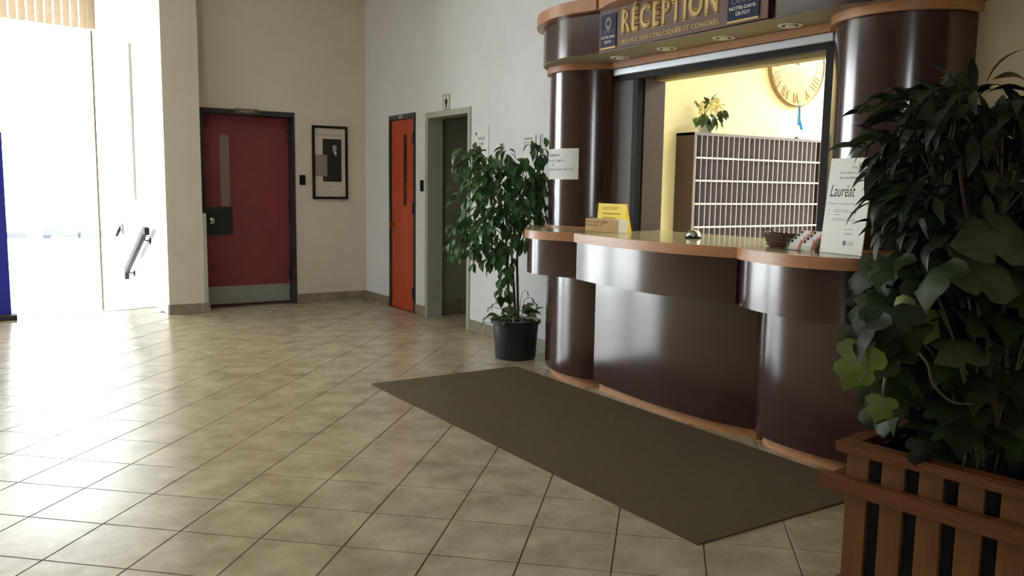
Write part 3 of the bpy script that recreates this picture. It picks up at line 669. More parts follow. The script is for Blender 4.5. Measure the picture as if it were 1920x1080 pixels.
# downlights
for i, yy in enumerate((-5.234, -5.695, -6.179, -6.659)):
    lab = ['leftmost round recessed downlight under the canopy next to the column', 'second recessed downlight from the left under the canopy', 'third recessed downlight from the left under the canopy', 'rightmost recessed downlight under the canopy near the large column'][i]
    t = thing('downlight', (-0.256, yy, 2.27), lab, 'light', 'recessed downlights under the canopy')
    c = (-0.256, yy, 2.28)
    MB().lathe([(0.046, 0.001), (0.066, 0.001), (0.066, -0.003), (0.058, -0.006), (0.046, -0.004), (0.046, 0.001)], c, 28).build('trim_ring', M['white'], t, smooth=True)
    MB().lathe([(0.046, 0.001), (0.0455, -0.0008)], c, 24).build('recess', M['black'], t)
    MB().lathe([(0.028, -0.001), (0.027, -0.004), (0.022, -0.010), (0.012, -0.015), (0.002, -0.016)], c, 20).build('bulb', M['white'], t, smooth=True)
# sign on the fascia
sg = thing('reception_sign', (-0.476, -6.0, 2.283), 'brown sign panel with large outlined gold word on the canopy', 'sign')
XS = -0.4765
B((-0.484, -6.70, 2.287), (XS, -5.295, 2.545)).build('panel', M['signbrown'], sg)
XT = -0.4845
for nm, bold, mm, lift in (('letter_outline', 0.088, 'gold', 0.0), ('letter_gap', 0.060, 'signdark', 0.0006), ('lettering', 0.026, 'gold', 0.0012)):
    w_ = 0.825 + 2 * (bold - 0.026) * 0.14; h_ = 0.186 + 2 * (bold - 0.026) * 0.17
    text(nm, 'RÉCEPTION', (XT, -5.525 + (bold - 0.026) * 0.14, 2.372 - (bold - 0.026) * 0.17), RX, UP, width=w_, height=h_, m=M[mm], parent=sg, depth=0.0005, bold=bold, lift=lift, spacing=1.2)
text('lettering', 'SERVICE DES COLLOQUES ET CONGRÈS', (XT, -5.512, 2.303), RX, UP, width=0.845, height=0.040, m=M['gold'], parent=sg, depth=0.0007, bold=0.015)
def plaque(y0, y1, z1, label):
    t = thing('campus_plaque', (XT, (y0 + y1) / 2, 2.296), label, 'plaque', 'navy plaques on the canopy sign')
    B((-0.490, y1, 2.304), (XT, y0, z1)).build('panel', M['navy'], t)
    B((-0.493, y1, 2.294), (XT, y0, 2.304)).build('gold_strip', M['gold'], t)
    W = y0 - y1; x = -0.4905
    text('lettering', 'CAMPUS', (x, y0 - 0.12 * W, 2.39), RX, UP, width=W * 0.76, height=0.028, m=M['greytext'], parent=t, depth=0.001)
    text('lettering', 'NOTRE-DAME-', (x, y0 - 0.06 * W, 2.358), RX, UP, width=W * 0.88, height=0.020, m=M['white'], parent=t, depth=0.001, bold=0.01)
    text('lettering', 'DE-FOY', (x, y0 - 0.28 * W, 2.328), RX, UP, width=W * 0.46, height=0.020, m=M['white'], parent=t, depth=0.001, bold=0.01)
    cy, cz = (y0 + y1) / 2, 2.455
    em = MB(); n = 24
    ring = [(0.036 + (0.006 if k % 2 else 0)) for k in range(n)]
    for k in range(n):
        a, b = 2 * math.pi * k / n, 2 * math.pi * (k + 1) / n; r0, r1 = ring[k], ring[(k + 1) % n]
        em.poly([(x - 0.0012, cy - 0.017 * math.cos(a), cz + 0.017 * math.sin(a)), (x - 0.0012, cy - 0.017 * math.cos(b), cz + 0.017 * math.sin(b)),
                 (x - 0.0012, cy - r1 * 0.8 * math.cos(b), cz + r1 * math.sin(b)), (x - 0.0012, cy - r0 * 0.8 * math.cos(a), cz + r0 * math.sin(a))])
    em.poly([(x - 0.0012, cy + 0.012, cz - 0.034), (x - 0.0012, cy - 0.012, cz - 0.034), (x - 0.0012, cy, cz - 0.056)])
    em.build('emblem', M['greycard'], t)
plaque(-5.315, -5.47, 2.512, 'narrow navy plaque with grey emblem at the left end of the sign')
plaque(-6.425, -6.645, 2.53, 'wide navy plaque with white lettering at the right end of the sign')
# notice wrapped on the left column
nt = thing('column_notice', (-0.35, -4.66, 1.455), 'white notice in a plastic sleeve wrapped round the left column', 'notice')
def cylp(a, z, r): return (-r * math.cos(a), -4.653 - r * math.sin(a), z)
a0, a1 = -0.86, 0.575
def strip(aa, ab, za, zb, r0, r1, n=20):
    m_ = MB(); o_ = [cylp(aa + (ab - aa) * k / n, 0, r1) for k in range(n + 1)] + [cylp(ab - (ab - aa) * k / n, 0, r0) for k in range(n + 1)]
    return m_.prism([(p[0], p[1]) for p in o_], za, zb)
strip(a0, a1, 1.456, 1.680, 0.3485, 0.3505).build('sheet', M['paper'], nt, smooth=True, ang=50)
for za, zb in ((1.456, 1.462), (1.674, 1.680)): strip(a0, a1, za, zb, 0.3505, 0.3512).build('sleeve_edge', M['white'], nt)
strip(a1 - 0.017, a1, 1.456, 1.680, 0.3505, 0.3512, 2).build('sleeve_edge', M['white'], nt)
def curved_text(s, ac, z, h, width):
    o = text('lettering', s, (0, 0, z), (1, 0, 0), (0, 0, 1), width=width, height=h, m=M['greytext'], parent=nt, depth=0.0)
    for v in o.data.vertices:
        a = ac + (v.co.x - width / 2) / 0.3512; v.co = Vector(cylp(a, v.co.z, 0.3514 + abs(v.co.y) * 0))
curved_text('Bienvenue au', -0.16, 1.625, 0.024, 0.165)
curved_text('Centre de Congrès', -0.14, 1.580, 0.026, 0.24)
curved_text('du', -0.16, 1.556, 0.018, 0.03)
curved_text('Campus Notre-Dame-de-Foy', -0.10, 1.515, 0.026, 0.40)

# ---- reception room behind
yw = wall_run('x', -4.69, -4.59, 0.14, 4.0, 0, 3.0, []).build('wall_reception', M['yellow'])
tag(yw, 'pale yellow wall of the reception office behind the cabinet', 'wall', kind='structure')
ow = B((4.0, -8.6, 0), (4.1, -4.59, 3.0)).box((0.14, -8.6, 0), (4.0, -8.5, 3.0)).build('wall_office', M['wall'])
tag(ow, 'white office wall hidden beyond the reception opening', 'wall', kind='structure')
oc = B((0.14, -8.6, 3.0), (4.1, -4.59, 3.1)).build('ceiling_office', M['ceiling'])
tag(oc, 'office ceiling behind the reception opening', 'ceiling', kind='structure')
of = B((0.14, -8.5, -0.1), (4.0, -4.69, 0.0)).build('floor_office', M['tile'])
tag(of, 'office floor behind the reception desk', 'floor', kind='structure')
lf = thing('office_light', (3.35, -5.2, 2.92), 'fluorescent ceiling light inside the reception office out of view', 'light')
B((2.75, -5.55, 2.93), (3.95, -4.85, 2.995)).build('housing', M['white'], lf)
B((2.78, -5.52, 2.922), (3.92, -4.88, 2.93)).build('diffuser', M['led'], lf)
al = bpy.data.lights.new('office_lamp', 'AREA'); al.shape = 'RECTANGLE'; al.size = 1.1; al.size_y = 0.6; al.energy = 62; al.color = (1.0, 0.99, 0.95)
ao = bpy.data.objects.new('office_lamp', al); COL.objects.link(ao); ao.location = (3.35, -5.2, 2.915)

lf2 = thing('office_light', (1.9, -7.2, 2.92), 'second fluorescent ceiling light deeper inside the reception office', 'light')
B((1.3, -7.55, 2.93), (2.5, -6.85, 2.995)).build('housing', M['white'], lf2)
B((1.33, -7.52, 2.922), (2.47, -6.88, 2.93)).build('diffuser', M['led'], lf2)
al2 = al.copy(); al2.energy = 26; ao2 = bpy.data.objects.new('office_lamp', al2); COL.objects.link(ao2); ao2.location = (1.9, -7.2, 2.915)
# pigeonhole cabinet
cb = thing('pigeonhole_cabinet', (1.62, -4.8, 0), 'tall key and mail cabinet with rows of narrow grey pigeonholes', 'cabinet')
HX0, HX1, HYF, HYB, HZ = 0.795, 2.335, -4.90, -4.695, 1.845
B((HX0, HYF, 0), (HX0 + 0.022, HYB, HZ)).build('side_panel', M['cabwood'], cb)
B((HX1 - 0.022, HYF, 0), (HX1, HYB, HZ)).build('side_panel', M['cabwood'], cb)
B((HX0, HYF - 0.003, HZ - 0.022), (HX1, HYB, HZ)).build('top_board', M['cabgrey'], cb)
B((HX0 - 0.002, HYF - 0.005, 0), (HX0 + 0.014, HYF, HZ)).build('front_edge', M['cabgrey'], cb)
B((HX0 + 0.022, HYB - 0.012, 0), (HX1 - 0.022, HYB, HZ - 0.022)).build('back_board', M['cabgrey'], cb)
nd = 25; pitch = (HX1 - HX0 - 0.03) / nd
for z in (1.648, 1.468, 1.284, 1.098, 0.915):
    B((HX0 + 0.022, HYF, z - 0.008), (HX1 - 0.022, HYB - 0.012, z + 0.002)).build('shelf', M['cabgrey'], cb)
dv = B((0.0005, HYF + 0.002, 0.73), (0.0045, HYB - 0.012, HZ - 0.022)).mesh('divider', M['cabmid'])
de = B((0, HYF - 0.004, 0.73), (0.005, HYF + 0.002, HZ - 0.022)).mesh('divider_edge', M['cablight'])
lb = B((0.007, HYF - 0.0075, -0.0085), (pitch - 0.002, HYF - 0.0045, 0.0055)).mesh('label_strip', M['white'])
for k in range(nd + 1):
    o = link('divider', dv, cb); o.location = (HX0 + 0.017 + k * pitch, 0, 0)
    o = link('divider_edge', de, cb); o.location = (HX0 + 0.017 + k * pitch, 0, 0)
for k in range(nd):
    for z in (1.648, 1.468, 1.284, 1.098, 0.915):
        o = link('label_strip', lb, cb); o.location = (HX0 + 0.017 + k * pitch, 0, z)
# gold clock
ck = thing('wall_clock', (2.195, -4.70, 2.504), 'large round hammered gold clock on the yellow wall', 'clock')
CX, CZ, CRd = 2.195, 2.504, 0.365
def disc(r, y0, y1, n=56): return MB().tube([(CX, y0, CZ), (CX, y1, CZ)], r, n)
disc(CRd, -4.69, -4.716).build('dial', M['clock'], ck, smooth=True)
mbr = MB()
n = 56
for k in range(n):
    t0, t1 = 2 * math.pi * k / n, 2 * math.pi * (k + 1) / n
    mbr.poly([(CX + r * math.cos(t), y, CZ + r * math.sin(t)) for (r, t, y) in ((CRd, t0, -4.716), (CRd, t1, -4.716), (CRd - 0.012, t1, -4.724), (CRd - 0.012, t0, -4.724))])
    mbr.poly([(CX + r * math.cos(t), y, CZ + r * math.sin(t)) for (r, t, y) in ((CRd - 0.012, t0, -4.724), (CRd - 0.012, t1, -4.724), (CRd - 0.02, t1, -4.716), (CRd - 0.02, t0, -4.716))])
mbr.build('rim', M['clockdk'], ck, smooth=True)
for h_, s_ in zip(range(12), ('XII', 'I', 'II', 'III', 'IIII', 'V', 'VI', 'VII', 'VIII', 'IX', 'X', 'XI')):
    t = math.pi / 2 - h_ * math.pi / 6; up = Vector((math.cos(t), 0, math.sin(t))); rt = Vector((math.sin(t), 0, -math.cos(t)))
    wdt = 0.028 + 0.022 * len(s_)
    text('numeral', s_, Vector((CX, -4.7165, CZ)) + up * 0.245 - rt * wdt / 2, rt, up, width=wdt, height=0.085, m=M['clockdk'], parent=ck, depth=0.003)
for t, ln in ((1.75, 0.17), (1.35, 0.24)):
    hd = MB(); bar(hd, (CX, -4.723, CZ), (CX + ln * math.cos(t), -4.723, CZ + ln * math.sin(t)), 0.012, 0.004); hd.build('hand', M['clockdk'], ck)
# desk flag on the cabinet
fl = thing('desk_flag', (2.12, -4.80, HZ), 'small light blue flag on a thin pole on the cabinet', 'flag')
MB().lathe([(0.034, 0), (0.034, 0.006), (0.012, 0.02), (0.004, 0.026)], (2.12, -4.80, HZ), 18).build('base', M['black'], fl, smooth=True)
MB().tube([(2.12, -4.80, HZ), (2.13, -4.80, HZ + 0.325)], 0.0028, 6).build('pole', M['steel'], fl)
grid = []
for a in range(9):
    v = a / 8; z = HZ + 0.305 - 0.175 * v
    grid.append([(2.1295 + (0.012 + 0.05 * v) * b / 6, -4.80 + 0.012 * math.sin(b * 1.4 + v * 2), z - 0.02 * (b / 6) - 0.03 * v * (b / 6)) for b in range(7)])
MB().sheet(grid).build('cloth', M['flag'], fl, smooth=True)
# ------------------------------------------------------------------ leaves
def leaf_mesh(name, m, kind):
    mb_ = MB(); n = 6
    if kind in ('ficus', 'lanc', 'round'):
        wmax = {'ficus': 0.25, 'lanc': 0.13, 'round': 0.36}[kind]
        rows = []
        for k in range(n + 1):
            t = k / n
            w_ = wmax * (math.sin(math.pi * min(1, t * 0.93 + 0.02)) ** 0.8) * (1.0 if t < 0.6 else 1.0 - 0.55 * (t - 0.6) / 0.4)
            if k in (0,): w_ = 0.012
            if k == n: w_ = 0.004
            z = 0.16 * math.sin(t * 2.2) - 0.22 * t * t
            rows.append([(t, -w_, z + w_ * 0.35), (t, 0, z), (t, w_, z + w_ * 0.35)])
        mb_.sheet(rows)
    else:   # lobed ivy-like leaf, stalk at the origin, tip at x=1
        out = [(0.0, 0.0), (-0.10, 0.16), (-0.06, 0.36), (0.10, 0.50), (0.26, 0.47), (0.34, 0.30), (0.50, 0.40), (0.66, 0.36), (0.74, 0.20), (1.0, 0.0)]
        full = out + [(p[0], -p[1]) for p in out[-2:0:-1]]
        zf = lambda x, y: 0.16 * math.sin(x * 2.5) - 0.30 * x * x - 0.42 * y * y + 0.09 * math.sin(9 * y + 4 * x)
        mid = [(0.02, 0.0), (0.2, 0.0), (0.4, 0.0), (0.62, 0.0)]
        idx = len(mb_.v); mb_.v += [(p[0], p[1], zf(*p)) for p in full]; c0 = len(mb_.v); mb_.v += [(p[0], 0, zf(p[0], 0) - 0.02) for p in mid]
        nf = len(full)
        def near(x): return c0 + min(range(4), key=lambda q: abs(mid[q][0] - x))
        for k in range(nf):
            a, b = full[k], full[(k + 1) % nf]; ia, ib = near(a[0]), near(b[0])
            mb_.f.append((idx + k, idx + (k + 1) % nf, ib))
            if ia != ib: mb_.f.append((idx + k, ib, ia))
    me = bpy.data.meshes.new(name); me.from_pydata(mb_.v, [], mb_.f); me.validate(); me.materials.append(m)
    for p in me.polygons: p.use_smooth = True
    return me
LEAF = {k: leaf_mesh('leaf', M[mm], kd) for k, mm, kd in (('ficus', 'ficus', 'ficus'), ('lanc', 'lanc', 'lanc'), ('round', 'ficus', 'round'), ('ivy', 'ivy', 'ivy'), ('ivypale', 'ivypale', 'ivy'), ('ivygrey', 'ivygrey', 'ivy'), ('poin', 'poinleaf', 'ficus'), ('bract', 'poinbract', 'ficus'))}
def leaf_matrix(pos, d, roll, size, wide=1.0):
    d = Vector(d).normalized(); side = Vector((0, 0, 1)).cross(d)
    if side.length < 1e-3: side = Vector((1, 0, 0))
    side.normalize(); up = d.cross(side).normalized()
    R = Matrix((d, side, up)).transposed().to_4x4()
    return Matrix.Translation(pos) @ R @ Matrix.Rotation(roll, 4, 'X') @ Matrix.Diagonal((size, size * wide, size, 1))
def leaf_face(pos, d, nrm, size, wide=1.0):
    d = Vector(d).normalized(); nz = Vector(nrm); nz = (nz - d * nz.dot(d)).normalized(); side = nz.cross(d)
    return Matrix.Translation(pos) @ Matrix((d, side, nz)).transposed().to_4x4() @ Matrix.Diagonal((size, size * wide, size, 1))
class Leaves:
    def __init__(s, root, limit=290): s.root = root; s.items = []; s.limit = limit
    def add(s, key, pos, d, roll, size, wide=1.0, part='leaf'): s.items.append((key, leaf_matrix(Vector(pos), d, roll, size, wide), part))
    def face(s, key, pos, d, nrm, size, wide=1.0): s.items.append((key, leaf_face(Vector(pos), d, nrm, size, wide), 'leaf'))
    def finish(s, rest_name='small_leaves'):
        it = s.items
        order = sorted(range(len(it)), key=lambda k: (it[k][1].translation - CAM).length)
        first = set(order[:s.limit])
        rest = {}
        for k, (key, mx, part) in enumerate(it):
            if k in first:
                o = bpy.data.objects.new(part, LEAF[key]); COL.objects.link(o); attach(o, s.root)
                o.matrix_basis = mx
            else: rest.setdefault(key, []).append(mx)
        for key, mxs in rest.items():
            me = LEAF[key]; vs, fs = [], []
            for mx in mxs:
                i = len(vs); vs += [tuple(mx @ v.co) for v in me.vertices]; fs += [tuple(i + q for q in p.vertices) for p in me.polygons]
            m2 = bpy.data.meshes.new(rest_name); m2.from_pydata(vs, [], fs); m2.materials.append(me.materials[0])
            for p in m2.polygons: p.use_smooth = True
            o = link(rest_name, m2, s.root); o['kind'] = 'stuff'
def rnd(a, b): return random.uniform(a, b)
def ball(r):
    while True:
        v = Vector((rnd(-1, 1), rnd(-1, 1), rnd(-1, 1)))
        if v.length <= 1: return v * r
# poinsettia on the cabinet
pt = thing('poinsettia', (0.97, -4.80, HZ), 'cream flowered poinsettia in a white pot on the cabinet', 'plant')
MB().lathe([(0.055, 0.0), (0.062, 0.03), (0.072, 0.10), (0.076, 0.115), (0.070, 0.115), (0.06, 0.10)], (1.02, -4.80, HZ), 24).build('pot', M['foil'], pt, smooth=True)
for k in range(7):
    a = rnd(0, 6.28); MB().tube([(1.0, -4.8, HZ + 0.10), (0.99 + 0.05 * math.cos(a), -4.8 + 0.04 * math.sin(a), HZ + 0.2), (0.97 + 0.12 * math.cos(a), -4.82 + 0.05 * math.sin(a), HZ + 0.25)], 0.004, 5).build('stem', M['stem'], pt)
LV = Leaves(pt)
for (x, y, z, dx, dz, s) in ((1.01, -4.85, HZ + 0.22, 0.35, 0.9, 0.12), (0.98, -4.84, HZ + 0.22, -0.6, 0.6, 0.10), (1.06, -4.84, HZ + 0.19, 0.9, 0.5, 0.11), (1.08, -4.85, HZ + 0.17, 1, -0.25, 0.12), (1.05, -4.87, HZ + 0.17, 0.9, -0.5, 0.12), (1.03, -4.87, HZ + 0.16, 0.5, -0.8, 0.13),
                             (0.97, -4.88, HZ + 0.16, 0.1, -1, 0.14), (0.93, -4.87, HZ + 0.15, -0.5, -0.9, 0.13), (1.00, -4.88, HZ + 0.13, 0.2, -1, 0.13), (0.90, -4.86, HZ + 0.12, -0.9, -0.5, 0.12), (0.95, -4.86, HZ + 0.19, -0.7, 0.4, 0.11), (1.0, -4.86, HZ + 0.21, 0.2, 0.7, 0.09), (0.97, -4.88, HZ + 0.11, -0.2, -1, 0.11), (1.04, -4.88, HZ + 0.12, 0.5, -0.7, 0.12), (0.88, -4.87, HZ + 0.10, -0.7, -0.6, 0.10), (1.1, -4.85, HZ + 0.14, 1, -0.1, 0.10)):
    LV.add('poin', (x, y, z), (dx, -0.25, dz), rnd(-0.4, 0.4), s, 1.25)
for (cx, cz) in ((0.88, HZ + 0.18), (0.98, HZ + 0.21), (1.045, HZ + 0.22)):
    for k in range(6):
        a = k * 1.047 + rnd(-0.2, 0.2); LV.add('bract', (cx, -4.89, cz), (math.cos(a), -0.25, math.sin(a)), rnd(-0.3, 0.3), rnd(0.065, 0.085), 1.1, 'bract')
LV.finish()
# ---- things on the counter
bx_ = thing('card_box', (-0.375, -5.29, 1.1), 'kraft brown box with handwritten lettering and white end on the counter', 'box')
B((-0.42, -5.465, 1.1), (-0.335, -5.11, 1.186)).build('body', M['white'], bx_, bevel=0.001)
B((-0.4225, -5.462, 1.1), (-0.4195, -5.112, 1.186)).build('kraft_face', M['cardboard'], bx_)
text('lettering', 'Livre Lunch oublié', (-0.4227, -5.125, 1.157), RX, UP, width=0.23, height=0.022, m=M['inkbrown'], parent=bx_, depth=0.0005)
text('lettering', 'bonne idée ! $', (-0.4227, -5.120, 1.132), RX, UP, width=0.18, height=0.022, m=M['inkbrown'], parent=bx_, depth=0.0005)
yc = thing('checkout_card', (-0.30, -5.25, 1.1), 'bright yellow check out card standing behind the kraft box', 'card')
cdm = MB(); cdm.v = [(-0.318, -5.405, 1.1), (-0.318, -5.10, 1.1), (-0.300, -5.10, 1.29), (-0.300, -5.405, 1.29), (-0.25, -5.405, 1.1), (-0.25, -5.10, 1.1), (-0.297, -5.405, 1.29), (-0.297, -5.10, 1.29)]
cdm.f = [(0, 3, 2, 1), (6, 4, 5, 7), (3, 6, 7, 2), (0, 4, 6, 3), (1, 2, 7, 5), (0, 1, 5, 4)]
cdm.build('tent', M['yellowcard'], yc)
cu_ = Vector((0.018, 0, 0.19)).normalized()
text('lettering', 'CHECK OUT', Vector((-0.318, -5.15, 1.1)) + cu_ * 0.148, RX, cu_, width=0.165, height=0.022, m=M['inkyellow'], parent=yc, depth=0.0006)
for k, (a, b) in enumerate(((-5.16, -5.34), (-5.16, -5.30))):
    q = Vector((-0.318, a, 1.1)) + cu_ * (0.118 - 0.03 * k); B((q.x - 0.001, b, q.z), (q.x + 0.001, a, q.z + 0.008)).build('text_line', M['inkyellow'], yc)
be = thing('call_bell', (-0.33, -6.07, 1.1), 'shiny chrome call bell on the counter', 'bell')
MB().lathe([(0.050, 0), (0.050, 0.008), (0.044, 0.014)], (-0.33, -6.07, 1.1), 28).build('base', M['black'], be, smooth=True)
MB().lathe([(0.046, 0.014), (0.0455, 0.020), (0.040, 0.036), (0.028, 0.047), (0.012, 0.052), (0.004, 0.053)], (-0.33, -6.07, 1.1), 28).build('dome', M['chrome'], be, smooth=True)
MB().lathe([(0.005, 0.053), (0.005, 0.060), (0.010, 0.061), (0.010, 0.066), (0.003, 0.068)], (-0.33, -6.07, 1.1), 14).build('button', M['chrome'], be, smooth=True)
ba = thing('wicker_basket', (-0.44, -6.85, 1.1), 'oval dark brown wicker basket on the counter', 'basket')
bc = (-0.44, -6.85, 1.1)
def oval(prof, n=36):
    return MB().lathe(prof, bc, n, sx=0.62, sy=1.0)
oval([(0.088, 0.0), (0.100, 0.012), (0.112, 0.04), (0.122, 0.064), (0.117, 0.064), (0.106, 0.040), (0.094, 0.012), (0.08, 0.008)]).build('bowl', M['wicker'], ba, smooth=True, ang=60)
for zz, rr in ((0.016, 0.104), (0.032, 0.110), (0.048, 0.116)):
    MB().tube([(bc[0] + rr * 0.62 * math.cos(t), bc[1] + rr * math.sin(t), bc[2] + zz) for t in [k * math.pi / 18 for k in range(37)]], 0.004, 5).build('weave', M['wicker'], ba)
MB().tube([(bc[0] + 0.121 * 0.62 * math.cos(t), bc[1] + 0.121 * math.sin(t), bc[2] + 0.066 + 0.003 * math.sin(20 * t)) for t in [k * math.pi / 24 for k in range(49)]], 0.0065, 6).build('rim', M['wicker'], ba, smooth=True)
MB().tube([(bc[0] - 0.03, bc[1] + 0.105, bc[2] + 0.064), (bc[0] - 0.03, bc[1] + 0.115, bc[2] + 0.085), (bc[0], bc[1] + 0.118, bc[2] + 0.096), (bc[0] + 0.03, bc[1] + 0.115, bc[2] + 0.085), (bc[0] + 0.03, bc[1] + 0.105, bc[2] + 0.064)], 0.004, 6).build('handle', M['wicker'], ba)
# card holder with two rows of stacked cards
ch = thing('card_holder', (-0.50, -7.03, 1.1), 'clear acrylic card holder with tiered pockets on the counter', 'holder')
hm = MB()
for k in range(4):
    hm.box((-0.555 + 0.024 * k, -7.115, 1.1 + 0.014 * k), (-0.552 + 0.024 * k, -6.955, 1.125 + 0.016 * k))
    hm.build('pocket_lip', M['clear'], ch); hm = MB()
B((-0.555, -7.115, 1.1), (-0.45, -7.11, 1.16)).build('side', M['clear'], ch); B((-0.555, -6.96, 1.1), (-0.45, -6.955, 1.16)).build('side', M['clear'], ch)
lean = Vector((0.45, 0, 1)).normalized()
tiers = ['front', 'second', 'third', 'rear']
for r_ in range(4):
    for c_ in range(2):
        y0 = -6.962 - 0.077 * c_; b0 = Vector((-0.548 + 0.024 * r_, y0, 1.102 + 0.014 * r_))
        t = thing('card_stack', (b0.x, y0 - 0.035, b0.z), '%s stack of white and coral cards in the %s column of the card holder' % (tiers[r_], ('left', 'right')[c_]), 'cards', 'cards in the acrylic holder')
        p = [b0, b0 + Vector((0, -0.07, 0)), b0 + Vector((0, -0.07, 0)) + lean * 0.055, b0 + lean * 0.055]
        q = [v + Vector((0.014, 0, 0)) for v in p]
        m_ = MB(); m_.v = [tuple(v) for v in p + q]; m_.f = [(0, 1, 2, 3), (7, 6, 5, 4), (0, 4, 5, 1), (1, 5, 6, 2), (2, 6, 7, 3), (3, 7, 4, 0)]; m_.build('stack', M['white'], t)
        ln = Vector((-1, 0, 0.45)).normalized() * 0.0012
        m_ = MB(); m_.poly([b0 + ln + Vector((0, -0.003, 0)) + lean * 0.038, b0 + ln + Vector((0, -0.018, 0)) + lean * 0.038, b0 + ln + Vector((0, -0.018, 0)) + lean * 0.053, b0 + ln + Vector((0, -0.003, 0)) + lean * 0.053]); m_.build('dark_mark', M['inkblack'], t)
        m_ = MB(); m_.poly([b0 + ln + Vector((0, -0.055, 0)), b0 + ln + Vector((0, -0.07, 0)), b0 + ln + Vector((0, -0.07, 0)) + lean * 0.055, b0 + ln + Vector((0, -0.06, 0)) + lean * 0.055]); m_.build('coral_edge', M['red'], t)
# award panel
aw = thing('award_panel', (-0.56, -7.28, 1.1), 'tall white award panel with handwritten black word leaning on the column', 'panel')
bl_ = Vector((-0.545, -7.150, 1.101)); br_ = Vector((-0.575, -7.402, 1.101)); ax_r = (br_ - bl_).normalized()
ax_u = Vector((0.035, -0.012, 0.448)).normalized(); ax_n = ax_r.cross(ax_u).normalized()
def ap(u, v, w_=0): return bl_ + ax_r * u + ax_u * v + ax_n * w_
AWW, AWH = (br_ - bl_).length, 0.452
m_ = MB(); m_.v = [tuple(ap(u, v, w_)) for w_ in (0, -0.006) for u, v in ((0, 0), (AWW, 0), (AWW, AWH), (0, AWH))]
m_.f = [(0, 1, 2, 3), (7, 6, 5, 4), (0, 4, 5, 1), (1, 5, 6, 2), (2, 6, 7, 3), (3, 7, 4, 0)]; m_.build('board', M['white'], aw)
def apatch(u0, u1, v0, v1, name, mm, w_=0.0006):
    q = MB(); q.poly([ap(u0, v0, w_), ap(u1, v0, w_), ap(u1, v1, w_), ap(u0, v1, w_)]); q.build(name, M[mm], aw)
apatch(0.172, 0.222, 0.378, 0.427, 'grey_square', 'greytext')
text('lettering', '25', ap(0.178, 0.398), ax_r, ax_u, width=0.042, height=0.024, m=M['white'], parent=aw, depth=0.0006, lift=0.0007)
text('lettering', 'Prix', ap(0.135, 0.402), ax_r, ax_u, width=0.03, height=0.013, m=M['greytext'], parent=aw, depth=0.0004)
text('lettering', "d'excellence", ap(0.065, 0.378), ax_r, ax_u, width=0.10, height=0.014, m=M['greytext'], parent=aw, depth=0.0004)
text('lettering', 'en architecture', ap(0.065, 0.354), ax_r, ax_u, width=0.15, height=0.014, m=M['greytext'], parent=aw, depth=0.0004, bold=0.012)
text('lettering', 'Lauréat', ap(0.02, 0.270), ax_r, ax_u, width=0.15, height=0.055, m=M['inkblack'], parent=aw, depth=0.0005, shear=0.25)
text('lettering', 'Panneaux salon Epsilon', ap(0.015, 0.232), ax_r, ax_u, width=0.16, height=0.009, m=M['greytext'], parent=aw, depth=0.0004)
for (u0, u1, v) in ((0.055, 0.14, 0.205), (0.055, 0.18, 0.196), (0.055, 0.10, 0.183), (0.055, 0.19, 0.165), (0.055, 0.20, 0.157), (0.02, 0.035, 0.205), (0.02, 0.035, 0.183), (0.13, 0.19, 0.115)): apatch(u0, u1, v, v + 0.003, 'text_line', 'inkfaint')
text('lettering', 'Soulières', ap(0.135, 0.092), ax_r, ax_u, width=0.05, height=0.012, m=M['greytext'], parent=aw, depth=0.0004)
q = MB(); q.poly([ap(0.145 + 0.011 * math.cos(t * math.pi / 8), 0.052 + 0.013 * math.sin(t * math.pi / 8), 0.0006) for t in range(16)]); q.build('round_emblem', M['greytext'], aw)
for v in (0.056, 0.049, 0.042): apatch(0.163, 0.20, v, v + 0.003, 'text_line', 'inkfaint')
for (u, v) in ((0.012, AWH - 0.012), (AWW - 0.012, AWH - 0.012), (AWW - 0.012, 0.014), (0.012, 0.014)):
    MB().tube([ap(u, v, 0), ap(u, v, 0.002)], 0.003, 8).build('screw', M['steel'], aw)
# ---- floor mat
mt = MB().prism([(-1.728, -4.39), (-0.515, -4.39), (-0.50, -7.53), (-1.672, -7.525)], 0.0, 0.008).build('entrance_mat', M['carpet'], bevel=0.003)
tag(mt, 'long olive brown floor mat along the reception desk', 'mat')

